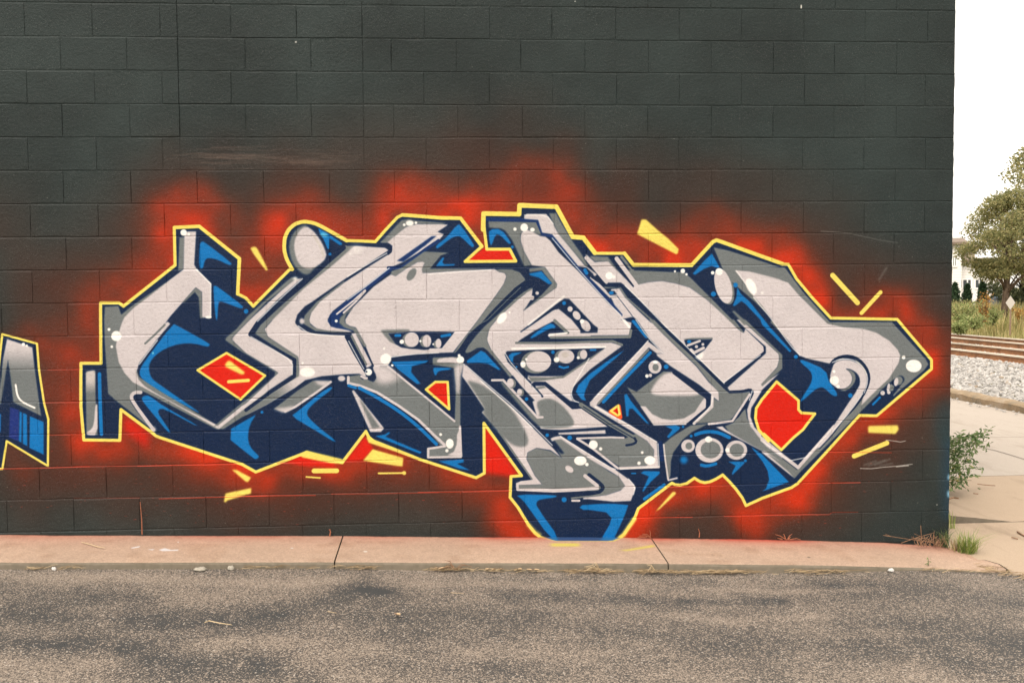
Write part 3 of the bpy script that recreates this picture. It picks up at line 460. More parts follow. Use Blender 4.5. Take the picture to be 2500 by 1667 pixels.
    Ln('P 2316,1090 2314,1180 2316,1250',(16,56,88),24,soft=40,al=.5); Do('P 2317,1164',3.5,(120,165,190),7,soft=4); Do('P 2316,1205',4,(120,165,190),9,soft=4); Do('P 2310,1030',30,(24,60,72),60,soft=24,al=.5)
    # fine blotchiness of the paint film
    n=vnoise(cv.h,cv.w,5*cv.k,31)*.5+vnoise(cv.h,cv.w,46*cv.k,32)*.5
    cv.c*=(1+.07*(n-.5))[...,None]

def make_image(name, arr):
    h, w, _ = arr.shape; im = bpy.data.images.new(name, w, h, alpha=False)
    px = np.ones((h, w, 4), np.float32); px[..., :3] = np.clip(arr, 0, 1)[::-1]; im.pixels.foreach_set(px.ravel()); im.update(); im.pack(); return im

# ================================================================ painted wall: colours of the paint film, laid out in wall metres
WX0, WX1, WZ0, WZ1, WS = -6.45, .06, -.32, 3.5, 420.
def wall_xf(p):
    q = np.array([atY(a, b)[[0, 2]] for a, b in np.asarray(p)]); return np.stack([(q[:, 0] - WX0) * WS, (WZ1 - q[:, 1]) * WS], 1)
PAINTGAIN = .80
cv = Canvas(int((WX1 - WX0) * WS), int((WZ1 - WZ0) * WS), wall_xf, WS / 392., (41, 49, 48))
paint(cv)
def albedo(a, gain):
    lin = np.where(a < .04045, a / 12.92, ((a + .055) / 1.055) ** 2.4) * gain
    return np.where(lin < .0031308, lin * 12.92, 1.055 * np.clip(lin, 0, 1) ** (1 / 2.4) - .055)
wall_img = make_image('wall_paint', albedo(np.clip(cv.c, 0, 1), PAINTGAIN))

building = empty('building', (0, 0, 0), 'dark grey painted concrete block building wall covered in silver and blue graffiti lettering', 'building')
M = Mat('painted_block', .5, .12)
tc = M.n('TexCoord'); tc.object = building
sx = M.n('SeparateXYZ', Vector=tc.outputs['Object'])
u = M.math('DIVIDE', M.math('SUBTRACT', sx.outputs[0], WX0), WX1 - WX0); v = M.math('DIVIDE', M.math('SUBTRACT', sx.outputs[2], WZ0), WZ1 - WZ0)
uv = M.n('CombineXYZ', X=u, Y=v).outputs[0]
im = M.n('TexImage', Vector=uv); im.image = wall_img; im.extension = 'EXTEND'; im.interpolation = 'Linear'
P = tc.outputs['Object']
g = M.noise(P, 260., 2.); g2 = M.noise(P, 55., 4., .65); g3 = M.noise(P, 6., 3.)
c = M.mix(M.math('MULTIPLY', g3, .14), im.outputs['Color'], (.02, .02, .02))
pit = M.ramp(g2, [(.30, (.55, .55, .55)), (.42, (1, 1, 1))])
c = M.mix(.40, c, M.mix(1., c, pit, 'MULTIPLY'))
c = M.mix(M.math('MULTIPLY', M.math('GREATER_THAN', g, .66), .12), c, (.5, .48, .45))
M.color(c)
hgt = M.math('ADD', M.math('MULTIPLY', g, .35), M.math('ADD', M.math('MULTIPLY', g2, 1.), M.math('MULTIPLY', g3, .8)))
M.bump(hgt, .0050, .8)
M.link(M.ramp(g2, [(.2, (.55,) * 3), (.8, (.38,) * 3)]), M.b.inputs['Roughness'])
WALL = M.m

PITCH = .2032; PX = .4037
def block_mesh(x0, x1, z0, z1, yo, hb, vb, depth, gap=.0008, tilt=0., right_face=False, chip=0.):
    """front face with an uneven rounded arris on all four sides"""
    mb = MB(); R = RND.uniform
    nx = 3 if x1 - x0 > .12 else 2; out = []; inn = []
    def j(a): return R(-a, a)
    bot = [(x0 + gap + (x1 - x0 - 2 * gap) * i / nx, z0 + gap) for i in range(nx)]; nr = 6 if right_face else 2; rgt = [(x1 - gap, z0 + gap + (z1 - z0 - 2 * gap) * i / nr) for i in range(nr)]
    top = [(x1 - gap - (x1 - x0 - 2 * gap) * i / nx, z1 - gap) for i in range(nx)]; lft = [(x0 + gap, z1 - gap - (z1 - z0 - 2 * gap) * i / 2) for i in range(2)]
    per = bot + rgt + top + lft; n = len(per); cx, cz = (x0 + x1) / 2, (z0 + z1) / 2
    for i, (x, z) in enumerate(per):
        dx = (vb if x < cx else -vb) if abs(abs(x - cx) - (x1 - x0 - 2 * gap) / 2) < 1e-6 else 0
        dz = (hb if z < cz else -hb) if abs(abs(z - cz) - (z1 - z0 - 2 * gap) / 2) < 1e-6 else 0
        k = .5 + R(0, .9); ch = (R(0, chip) * (.35 if RND.random() < .7 else 1.4)) if (chip and x > x1 - .02) else 0
        out.append((x + j(.0008) - ch, depth, z + j(.0014))); inn.append((x + dx * k + j(.0005) - ch, yo + tilt * (z - cz) + j(.0004), z + dz * k + j(.0016)))
    vs = inn + out; fs = [tuple(range(n))] + [(i, n + i, n + (i + 1) % n, (i + 1) % n) for i in range(n)]
    # keep the arris faces facing outwards
    mb.add(vs, fs)
    if right_face:
        a, b = nx, nx + nr
        bk = [(out[i][0], .19, out[i][2]) for i in range(a, b + 1)]
        m = len(mb.v); mb.v += bk
        for q in range(a, b): mb.f.append((n + q, m + q - a, m + q - a + 1, n + q + 1)); mb.mi.append(0)
    return mb
wx = lambda px, py: float(atY(px, py)[0])
IX0, IX1 = wx(435, 180), wx(886, 180)
INF = {-1: [520, 680, 840], 0: [563, 723], 1: [598, 759], 2: [564, 724], 3: [600, 760]}
nb = 0
def place_block(x0, x1, k, yo, **kw):
    global nb
    z1 = (16 - k) * PITCH; z0 = z1 - PITCH
    s = RND.uniform
    hb, vb = s(.0045, .008), s(.001, .003)
    o = block_mesh(x0, x1, z0, z1, yo + s(-.0010, .0010), hb, vb, yo + .0030, tilt=s(-.006, .006), **kw).build('concrete_block', WALL, building); nb += 1
XL = -6.30
ridges = []
for k in range(-1, 17):
    off = .1924 if k % 2 == 0 else .1924 + PX / 2
    xs = [0.]; i = 0
    while xs[-1] > XL:
        xs.append(-off - PX * i + RND.uniform(-.006, .006)); i += 1
    xs[-1] = min(xs[-1], XL)
    xs = xs[::-1]
    for j_ in xs[1:-1]:
        if not (k <= 4 and IX0 - .02 < j_ < IX1 + .02) and RND.random() < .62: ridges.append((j_ + RND.uniform(-.002, .002), (16 - k) * PITCH, 0.))
    for a, b in zip(xs[:-1], xs[1:]):
        segs = [(a, b)]
        if k <= 4:
            segs = []
            if a < IX0: segs.append((a, min(b, IX0)))
            if b > IX1: segs.append((max(a, IX1), b))
        for p, q in segs:
            if q - p < .03: continue
            place_block(p, q, k, 0., right_face=(q == 0.), chip=.013 if q == 0. else 0.)
    if k <= 3:
        y = (16 - k) * PITCH; js = [IX0] + [wx(p, 52 + 82 * k) for p in INF[k]] + [IX1]
        ridges += [(j_, (16 - k) * PITCH, .0035) for j_ in js[1:-1]] + [(IX1, (16 - k) * PITCH, 0.)]
        for p, q in zip(js[:-1], js[1:]): place_block(p + .0005, q - .0005, k, .0035)
z1 = 12 * PITCH; z0 = z1 - PITCH
sill = block_mesh(IX0, IX1, z0, z1, .001, .005, .004, .003).build('sill', WALL, building)
# mortar bed behind the faces, painted with the wall
mb = MB(); mb.box((XL - .01, .0028, -.75), (-.0035, .18, 12 * PITCH - .001)); mb.box((XL - .01, .0028, 12 * PITCH), (IX0 - .002, .18, 18 * PITCH)); mb.box((IX1 + .002, .0028, 12 * PITCH), (-.0035, .18, 18 * PITCH)); mb.box((IX0 - .0018, .0063, 12 * PITCH), (IX1 + .0018, .18, 18 * PITCH))
mb.build('mortar', WALL, building)
mb = MB()
for x, z, yo in ridges:
    n = 7; w = RND.uniform(.0016, .0032); h = RND.uniform(.0012, .0028); t0, t1 = RND.uniform(.01, .06), RND.uniform(.01, .05); b0 = len(mb.v)
    for i in range(n):
        zz = z - t0 - (PITCH - t0 - t1) * i / (n - 1); dx = RND.uniform(-.0012, .0012); e = 0 if i in (0, n - 1) else RND.uniform(.6, 1.)
        mb.v += [(x + dx - w, yo + .0012, zz), (x + dx, yo - h * e, zz), (x + dx + w, yo + .0012, zz)]
    for i in range(n - 1):
        for j in (0, 1): a = b0 + i * 3 + j; mb.f.append((a, a + 3, a + 4, a + 1)); mb.mi.append(0)
tag(mb.build('mortar_ridge', WALL, building), kind='stuff')
# the rest of the building: blockwork out of the picture, side wall, parapet cap
mb = MB()
for k in range(-7, 17):
    off = .1924 if k % 2 == 0 else .1924 + PX / 2; z1 = (16 - k) * PITCH; z0 = z1 - PITCH
    xs = sorted({0., -12.} | {-off - PX * i for i in range(0, 30) if -off - PX * i > -12})
    for a, b in zip(xs[:-1], xs[1:]):
        if k >= -1:
            b = min(b, XL - .002)
            if b - a < .02: continue
        q = block_mesh(a, b, z0, z1, 0., .005, .0025, .0065); mb.add(q.v, q.f)
mb.box((-12.01, .0062, 18 * PITCH + .001), (-.0035, .18, 23 * PITCH)); mb.box((-12.01, .0062, -.75), (XL - .011, .18, 18 * PITCH))
tag(mb.build('blockwork', WALL, building), kind='stuff')
plain = Mat('plain_block_paint', .6); pn = plain.noise(plain.pos(), 40., 4.); plain.color(plain.ramp(pn, [(.3, (.034, .038, .036)), (.7, (.05, .054, .05))])).bump(pn, .004, .5)
mb = MB()
for k in range(-6, 17):
    z1 = (16 - k) * PITCH; z0 = z1 - PITCH; off = .2 if k % 2 else .0
    ys = [.195] + [.195 + off + .4064 * i for i in range(1 if not off else 0, 24) if .195 + off + .4064 * i < 9] + [9.]
    for a, b in zip(ys[:-1], ys[1:]): mb.box((-.03, a + .003, z0 + .003), (-.004, b - .003, z1 - .003))
mb.box((-.18, .19, -.75), (-.008, 9, 23 * PITCH)); mb.build('side_wall', plain.m, building)
MB().box((-12.1, -.04, 23 * PITCH + .002), (.04, 9.04, 23 * PITCH + .09)).build('roof', plain.m, building)
MB().box((-12., 8.8, -.75), (-.2, 9., 23 * PITCH)).build('back_wall', plain.m, building)

# ================================================================ ground heights
BX = [-14, -6.095, -5.722, -3.971, -3.504, -2.263, -1.263, -.88, -.438, -.16, 0., 40]
BZ = [-.01, -.010, -.024, -.071, -.087, -.123, -.161, -.179, -.203, -.227, -.243, -.243]
def zb(x): return float(np.interp(x, BX, BZ))            # top of the footway along the wall
KX = [-14, -6, -3.9, -2.9, -1.9, -1., -.6, 0., 40]; KD = [.036, .036, .036, .05, .055, .042, .018, .004, .004]
def za(x): return zb(x) - .006 - float(np.interp(x, KX, KD))      # asphalt
FX = [-14, -5.825, -3.917, -1.919, -.588, .013]; FY = [-.615, -.60, -.585, -.585, -.572, -.575]
def yf(x): return float(np.interp(x, FX, FY))            # front edge of the footway

# ---- footway slabs with sprayed-over paint
SX0, SX1, SY0, SY1, SS = -6.6, .4, -.9, .02, 420.
def foot_xf(p):
    q = []
    for a, b in np.asarray(p):
        z = -.1
        for _ in range(4): w = atZ(a, b, z); z = zb(w[0])
        q.append(w[:2])
    q = np.array(q); return np.stack([(q[:, 0] - SX0) * SS, (SY1 - q[:, 1]) * SS], 1)
cf = Canvas(int((SX1 - SX0) * SS), int((SY1 - SY0) * SS), foot_xf, SS / 392., (203, 174, 151))
H_, W_ = cf.h, cf.w
n1 = vnoise(H_, W_, 60, 1); n2 = vnoise(H_, W_, 14, 2); n3 = vnoise(H_, W_, 150, 3); n4 = vnoise(H_, W_, 3, 4)
cf.c *= (.94 + .03 * n1 + .04 * n2 + .05 * n3)[..., None] * (1 + .16 * (n4 - .5))[..., None]
yy = np.arange(H_)[:, None] / SS
red = np.exp(-np.maximum(yy - .02, 0) / .13) * (.14 + .24 * n3)      # red mist that drifted on to the footway
xx = (np.arange(W_)[None] / SS + SX0)
def hump(a, b, e=.25): return np.clip((xx - a) / e, 0, 1) * np.clip((b - xx) / e, 0, 1)
strong = hump(-3.25, -2.55) + hump(-2.2, -1.7) * 1. + hump(-1.75, -.8) * .9 + hump(-5.2, -4.2) * .3
red = np.clip(red + np.exp(-np.maximum(yy - .02, 0) / .05) * strong * .62, 0, .85)
cf.c[:] = cf.c * (1 - red[..., None]) + np.array((206, 58, 40), np.float32) / 255 * red[..., None]
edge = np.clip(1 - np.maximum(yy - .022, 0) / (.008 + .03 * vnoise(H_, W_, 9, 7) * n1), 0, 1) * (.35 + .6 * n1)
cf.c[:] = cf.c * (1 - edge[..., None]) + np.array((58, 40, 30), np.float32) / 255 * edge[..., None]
stn = np.clip((vnoise(H_, W_, 34, 12) * .6 + vnoise(H_, W_, 110, 13) * .4 - .58) * 4, 0, 1) * .07
cf.c[:] = cf.c * (1 - stn[..., None] * np.array((.8, 1., 1.2), np.float32))
grit = np.random.default_rng(8).random((H_, W_)) > .9988
cf.c[grit] *= .55
cf.poly('I 1500,1340 1700,1395 2352,1398 L 240,1398 400,1340', (40, 72, 120), soft=4); cf.poly('I 1590,1340 1640,1385 1720,1396 1690,1340', (14, 110, 170), soft=3); cf.poly('L 120,1388 190,1345 350,1345 280,1392', (14, 110, 170), soft=3)
cf.line('I 1440,1348 1560,1368 1700,1402 2100,1400 2352,1400', (232, 214, 110), 13, soft=4); cf.line('L 240,1399 290,1396 380,1362 440,1345', (226, 210, 100), 26, soft=6)
cf.poly('I 1625,1425 1975,1425 1975,1462 1625,1462', (226, 208, 96), soft=5, al=.9); cf.poly('L 365,1505 440,1500 780,1442 790,1468 440,1518', (222, 204, 96), soft=4, al=.85)
for q in ('320,1335 342,1331 340,1334 322,1337', '388,1340 402,1336 418,1340 436,1339 434,1342 396,1343', '360,1339 378,1338 372,1341'): cf.poly('P ' + q, (232, 226, 226), soft=1.2)
cf.dot('P 435,1322', 1.4, (235, 230, 225)); cf.dot('P 713,1336', 4, (225, 215, 205), 1.2); cf.dot('P 892,1344', 5, (236, 226, 214), 1.5); cf.dot('P 1975,1358', 4, (120, 104, 90), 1.2)
foot_img = make_image('footway_paint', albedo(np.clip(cf.c, 0, 1), .62))
FM = Mat('footway_concrete', .85, .3)
pp = FM.pos(); s_ = FM.n('SeparateXYZ', Vector=pp)
fu = FM.math('DIVIDE', FM.math('SUBTRACT', s_.outputs[0], SX0), SX1 - SX0); fv = FM.math('DIVIDE', FM.math('SUBTRACT', s_.outputs[1], SY0), SY1 - SY0)
fi = FM.n('TexImage', Vector=FM.n('CombineXYZ', X=fu, Y=fv).outputs[0]); fi.image = foot_img; fi.extension = 'EXTEND'
fn = FM.noise(pp, 320., 2.); fn2 = FM.noise(pp, 30., 4.)
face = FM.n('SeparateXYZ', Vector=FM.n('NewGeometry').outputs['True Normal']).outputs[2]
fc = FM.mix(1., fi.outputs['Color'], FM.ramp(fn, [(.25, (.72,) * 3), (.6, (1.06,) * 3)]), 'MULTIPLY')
face_tone = FM.mix(fn2, (.10, .085, .06), (.20, .165, .125))      # darker brown tone on the steep kerb face
fc = FM.mix(FM.math('LESS_THAN', face, .55), fc, face_tone)
FM.color(fc).bump(FM.math('ADD', fn, fn2), .0022, .6)

footway = empty('footway', (0, 0, 0), kind='structure')
def slab(xa_top, xa_bot, xb_top, xb_bot, n, name='slab', endcurve=False):
    """xa/xb: left and right joint (at the wall, at the kerb)"""
    mb = MB(); rows = []
    gap = .004
    for i in range(n + 1):
        t = i / n; xw = xa_top + gap + (xb_top - xa_top - 2 * gap) * t; xk = xa_bot + gap + (xb_bot - xa_bot - 2 * gap) * t
        yk = yf(xk); w = RND.uniform(-.003, .003); col = []
        if endcurve: yk = yk * min(1, 1.02 - .0 * t)
        for s in (0, .33, .66, .90, .965, 1.0):
            x = xw + (xk - xw) * s; y = .03 + (yk - .03 + w * (s > .8)) * s; z = zb(x) - .006 * s - (.004 if s > .99 else .0012 if s > .95 else 0); col.append((x, y, z))
        zz = za(xk) - .06; col.append((xk, yk - .004, col[-1][2] - .012)); col.append((xk, yk - .006, zz)); rows.append(col)
    m = len(rows[0])
    for r in rows: mb.v += r
    for i in range(n):
        for j in range(m - 1): mb.f.append((i * m + j, i * m + j + 1, (i + 1) * m + j + 1, (i + 1) * m + j)); mb.mi.append(0)
    for c_, fl in ((0, False), (n, True)):              # joint faces
        a = c_ * m; low = len(mb.v); mb.v += [(rows[c_][0][0], .03, zb(rows[c_][0][0]) - .12)]
        f = tuple(range(a, a + m)) + (low,); mb.f.append(f if fl else f[::-1]); mb.mi.append(0)
    return mb.build(name, FM.m, footway)
def px2foot(px, py): q = foot_xf([(px, py)])[0]; return q[0] / SS + SX0
ja = (px2foot(836, 1310), px2foot(817, 1367)); jb = (px2foot(1590, 1313), px2foot(1633, 1374))
slab(-7.9, -7.9, ja[0], ja[1], 40); slab(ja[0], ja[1], jb[0], jb[1], 22); slab(jb[0], jb[1], .0, .0, 22)
slab(-11.9, -11.9, -7.9, -7.9, 8)
# rounded tail of the footway at the corner
mb = MB(); tail = [(-.0038, .02), (-.0038, -.575), (.06, -.57), (.10, -.50), (.115, -.40), (.10, -.27), (.07, -.12), (.04, .02)]
mb.add([(x, y, zb(0) - .006 - .005 * (x > .05)) for x, y in tail] + [(x, y, -.4) for x, y in tail], [tuple(range(8))] + [(i, i + 8, (i + 1) % 8 + 8, (i + 1) % 8) for i in range(8)])
mb.build('slab', FM.m, footway)

# ---- asphalt
AX0, AX1, AY0, AY1, AS = -7., 3., -4.2, -.4, 130.
def asp_xf(p):
    q = []
    for a, b in np.asarray(p):
        z = -.15
        for _ in range(4): w = atZ(a, b, z); z = za(np.clip(w[0], -7, 3))
        q.append(w[:2])
    q = np.array(q); return np.stack([(q[:, 0] - AX0) * AS, (AY1 - q[:, 1]) * AS], 1)
ca = Canvas(int((AX1 - AX0) * AS), int((AY1 - AY0) * AS), asp_xf, AS / 392., (128, 128, 128))
dark = np.zeros((ca.h, ca.w), np.float32); lite = dark.copy()
for q, r, s in [('0,1490 200,1500 400,1506 560,1512 700,1492 800,1462 890,1434', 46, .85), ('150,1448 330,1456', 34, .7), ('-40,1440 60,1445', 30, .6), ('-40,1560 200,1572 350,1582', 26, .7), ('330,1602 520,1638 620,1622', 30, .65), ('230,1560 330,1570', 30, .6), ('450,1590 700,1630', 50, .5), ('900,1500 1120,1490 1300,1505', 34, .55), ('860,1420 920,1440', 24, .6),
                ('1000,1545 1180,1530', 40, .55), ('1250,1450 1500,1455 1650,1470', 24, .55), ('1440,1540 1600,1520 1750,1560', 40, .5), ('1680,1462 1900,1462', 15, .85), ('2050,1430 2250,1440 2520,1470', 46, .75), ('2180,1520 2520,1560', 60, .7), ('1900,1560 2100,1575', 40, .6), ('1050,1640 1250,1620', 40, .45), ('1330,1410 1600,1400', 12, .4), ('2320,1610 2520,1600', 40, .6), ('1700,1600 1850,1640', 34, .45)]: ca.spray('P ' + q, r * 1.7, s * .74, dark)
for q, r, s in [('-50,1400 300,1405 700,1420 830,1410', 26, .7), ('-60,1620 150,1640 260,1610', 40, .85), ('380,1580 600,1560 760,1560', 26, .6), ('760,1610 900,1570', 30, .5), ('930,1420 1250,1420 1400,1420', 22, .5), ('1700,1430 1900,1440 2150,1430', 13, .8), ('1650,1500 1800,1510 2000,1500', 18, .6), ('2150,1540 2350,1530', 24, .4), ('1150,1590 1400,1590', 30, .5), ('850,1650 1050,1655', 30, .6), ('1600,1640 2000,1650 2300,1655', 30, .4)]: ca.spray('P ' + q, r * 1.3, s, lite)
wn = vnoise(ca.h, ca.w, 44, 3) * .45 + vnoise(ca.h, ca.w, 15, 5) * .3 + vnoise(ca.h, ca.w, 5, 6) * .25
dark *= np.clip(.5 + .9 * vnoise(ca.h, ca.w, 20, 8), 0, 1)
val = np.clip(.51 + .36 * lite - .56 * dark + .50 * (wn - .5), 0, 1)
ca.c[:] = val[..., None]
for q in ('2330,1630 2350,1638 2400,1634 2440,1632', '2480,1622 2520,1600', '2205,1492 2235,1490', '1190,1534 1240,1537 1300,1532'): ca.line('P ' + q, (0, 0, 0), 3, soft=2, al=.8)
asp_img = make_image('asphalt_wear', ca.c)
asp_img.colorspace_settings.name = 'Non-Color'
A = Mat('asphalt', .85, .35); ap = A.pos(); a_ = A.n('SeparateXYZ', Vector=ap)
au = A.math('DIVIDE', A.math('SUBTRACT', a_.outputs[0], AX0), AX1 - AX0); av = A.math('DIVIDE', A.math('SUBTRACT', a_.outputs[1], AY0), AY1 - AY0)
ai = A.n('TexImage', Vector=A.n('CombineXYZ', X=au, Y=av).outputs[0]); ai.image = asp_img; ai.extension = 'EXTEND'
vo = A.n('TexVoronoi', Vector=ap, Scale=185.); vr = A.n('SeparateColor', Color=vo.outputs['Color'])
big = A.n('TexVoronoi', Vector=ap, Scale=85.); bgc = A.n('SeparateColor', Color=big.outputs['Color'])
wear = ai.outputs['Color']
thr = A.math('SUBTRACT', 1.03, A.math('MULTIPLY', wear, .98))
stone = A.math('GREATER_THAN', vr.outputs[0], thr)
stone2 = A.math('MULTIPLY', A.math('GREATER_THAN', bgc.outputs[0], .95), A.math('LESS_THAN', big.outputs['Distance'], .42))
matrix = A.mix(wear, (.040, .041, .041), (.104, .084, .068))
stc = A.mix(vr.outputs[1], (.17, .136, .108), (.40, .322, .255))
ac = A.mix(A.math('MULTIPLY', stone, .8), matrix, stc); ac = A.mix(A.math('MULTIPLY', stone2, .75), ac, (.42, .37, .32))
A.color(ac)
A.bump(A.math('ADD', A.math('MULTIPLY', vr.outputs[0], .6), A.math('SUBTRACT', 1., vo.outputs['Distance'])), .0035, .7)
mb = MB(); xs = list(np.linspace(-14, .2, 60)) + [1., 2.5, 5., 9.]; ny = 26
for x in xs:
    ye = yf(x) + .08 if x < 0 else (-.56 if x < .15 else np.interp(x, [.2, 1., 2.5, 9], [-.70, -.95, -1.2, -1.6]))
    for j in range(ny):
        t = j / (ny - 1); y = ye + (-16 - ye) * t ** 2.2; mb.v.append((x, y, za(x) - .010 * min(1, t * 6) + .0))
for i in range(len(xs) - 1):
    for j in range(ny - 1): mb.f.append((i * ny + j, i * ny + j + 1, (i + 1) * ny + j + 1, (i + 1) * ny + j)); mb.mi.append(0)
tag(mb.build('asphalt_lot', A.m), kind='structure')

# ---- concrete alley beside the building
def concrete(name, c0, c1, dirt, sc=1.):
    m = Mat(name, .88, .3); p = m.pos(); n = m.noise(p, 1.1 * sc, 5., .6); f = m.noise(p, 210., 2.); k = m.noise(m.map(p, (1, .25, 1)), 5.5, 4., .7)
    col = m.mix(n, c0, c1); col = m.mix(m.ramp(k, [(.52, (0, 0, 0)), (.72, (.6, .6, .6))]), col, dirt)
    col = m.mix(1., col, m.ramp(f, [(.25, (.8,) * 3), (.65, (1.05,) * 3)]), 'MULTIPLY'); fz = m.n('SeparateXYZ', Vector=m.n('NewGeometry').outputs['True Normal']).outputs[2]; col = m.mix(m.math('LESS_THAN', fz, .5), col, m.ramp(k, [(.3, (.09, .075, .055)), (.7, (.17, .14, .105))])); m.color(col).bump(m.math('ADD', f, k), .003, .5); return m.m
APRON = concrete('apron_concrete', (.33, .245, .172), (.42, .32, .232), (.22, .16, .11)); ROADC = concrete('road_concrete', (.37, .315, .265), (.43, .37, .315), (.29, .24, .195), .4)
alley = empty('alley_pavement', (0, 0, 0), kind='structure')
def plate(poly, z, mat, th=.25, parent=alley, name='slab'):
    zf = z if callable(z) else (lambda x, y: z)
    n = len(poly); mb = MB(); mb.add([(x, y, zf(x, y)) for x, y in poly] + [(x, y, zf(x, y) - th) for x, y in poly], [tuple(range(n))] + [(i, i + n, (i + 1) % n + n, (i + 1) % n) for i in range(n)]); return mb.build(name, mat, parent)
zl = -.250
plate([(.002, .66), (.002, -.3), (.08, -.30), (.118, -.40), (.103, -.52), (.07, -.62), (.25, -.76), (1.0, -1.0), (1.02, -.25), (1.02, .66)], zl, APRON)
plate([(1.026, .66), (1.026, -.25), (1.005, -1.0), (2.5, -1.25), (4.5, -1.4), (4.5, .66)], zl - .002, APRON)
step = lambda x, y: zl + .074 * max(0., 1 - max(0, x - .2) / .62) * max(0., 1 - max(0, y - .66) / 6.) + .001
def grid_plate(x0, x1, y0, y1, nx, ny, mat, zf, rag=0.):
    mb = MB()
    for i in range(nx + 1):
        for j in range(ny + 1):
            x = x0 + (x1 - x0) * i / nx; y = y0 + (y1 - y0) * j / ny + (RND.uniform(-rag, rag) if j == 0 else 0); mb.v.append((x, y, zf(x, y)))
    for i in range(nx):
        for j in range(ny): a = i * (ny + 1) + j; mb.f.append((a, a + ny + 1, a + ny + 2, a + 1)); mb.mi.append(0)
    m = len(mb.v)
    for i in range(nx + 1): q = mb.v[i * (ny + 1)]; mb.v.append((q[0], q[1] - .004, q[2] - .09))
    for i in range(nx): mb.f.append((i * (ny + 1), m + i, m + i + 1, (i + 1) * (ny + 1))); mb.mi.append(0)
    return mb.build('slab', mat, alley)
grid_plate(.002, 2.2, .675, 2.40, 24, 6, APRON, step, .012); grid_plate(2.206, 4.5, .672, 2.40, 4, 4, APRON, lambda x, y: zl)
grid_plate(.002, 4.5, 2.412, 4.66, 12, 6, ROADC, step); grid_plate(.002, 4.5, 4.672, 9.5, 10, 6, ROADC, step); grid_plate(.002, 4.5, 9.51, 15, 6, 4, ROADC, step); grid_plate(.002, 4.5, 15.01, 60, 4, 8, ROADC, lambda x, y: zl)
# a long crack across the road slab
CR = Mat('crack_shadow', .95); CR.color((.10, .082, .066)); mb = MB()
pts = [atZ(x, y, zl + .006) for x, y in ((2372, 1080), (2400, 1092), (2430, 1099), (2465, 1109), (2500, 1120), (2560, 1136))]
for a, b in zip(pts[:-1], pts[1:]):
    w = .006; mb.add([(a[0] - w, a[1] - w, a[2]), (b[0] - w, b[1] - w, b[2]), (b[0] + w, b[1] + w, b[2]), (a[0] + w, a[1] + w, a[2])], [(0, 1, 2, 3)])
mb.build('crack', CR.m, alley)
# kerb at the railway side
KM = Mat('kerb_stone', .9, .3); kp = KM.pos(); kn = KM.noise(kp, 3., 5., .65); kk = KM.noise(kp, 60., 3.)
KM.color(KM.mix(1., KM.ramp(kn, [(.3, (.40, .33, .255)), (.5, (.30, .215, .13)), (.68, (.20, .165, .12))]), KM.ramp(kk, [(.2, (.75,) * 3), (.7, (1.05,) * 3)]), 'MULTIPLY')).bump(KM.math('ADD', kn, kk), .012, .6)
kerb = empty('kerb', (0, 0, 0), kind='structure')
y = -2.
while y < 40:
    L = RND.uniform(1.6, 2.4); mb = MB(); n = 8; prof = [(4.51, -.30), (4.515, -.165), (4.55, -.135), (4.70, -.128), (4.74, -.14), (4.745, -.30)]
    for i in range(n + 1):
        t = i / n; e = .012 if i in (0, n) else 0
        for a, b in prof: mb.v.append((a + RND.uniform(-.010, .010), y + .01 + (L - .02) * t, b + RND.uniform(-.010, .010) - e * (b > -.25)))
    for i in range(n):
        for j in range(5): mb.f.append((i * 6 + j, i * 6 + j + 1, (i + 1) * 6 + j + 1, (i + 1) * 6 + j)); mb.mi.append(0)
    mb.f += [tuple(range(6))[::-1], tuple(range(n * 6, n * 6 + 6))]; mb.mi += [0, 0]
    mb.build('kerbstone', KM.m, kerb); y += L

# ---- open ground out to the horizon
GM = Mat('soil_and_dry_grass', .95, .2); gp = GM.pos(); gn = GM.noise(gp, .5, 5.); gf = GM.noise(gp, 14., 4.)
GM.color(GM.mix(gn, GM.ramp(gf, [(.3, (.16, .13, .06)), (.7, (.30, .25, .12))]), GM.ramp(gf, [(.3, (.09, .10, .035)), (.7, (.20, .19, .08))]))).bump(gf, .05, .6)
def gz(x, y):
    z = float(np.interp(x, [-60, 4.7, 5., 14.6, 16.6, 18.2, 20.5, 60], [-.55, -.55, -.27, -.27, .10, .12, -.38, -.38])); return z if y < 400 else -.4
mb = MB(); gx = [-900, -300, -100, -30, 0, 3, 4.7, 4.76, 6, 9, 12, 14.2, 14.8, 15.4, 16, 16.6, 17.4, 18.2, 19, 20.5, 24, 30, 45, 80, 200, 500, 1500]; gy = [-900, -200, -60, -20, -8, 0, 4, 8, 12, 16, 20, 24, 28, 32, 36, 40, 46, 60, 100, 300, 900, 2200]
for x in gx:
    for y in gy: mb.v.append((x, y, gz(x, y)))
for i in range(len(gx) - 1):
    for j in range(len(gy) - 1): a = i * len(gy) + j; mb.f.append((a, a + len(gy), a + len(gy) + 1, a + 1)); mb.mi.append(0)
tag(mb.build('ground', GM.m, smooth=True), kind='structure')

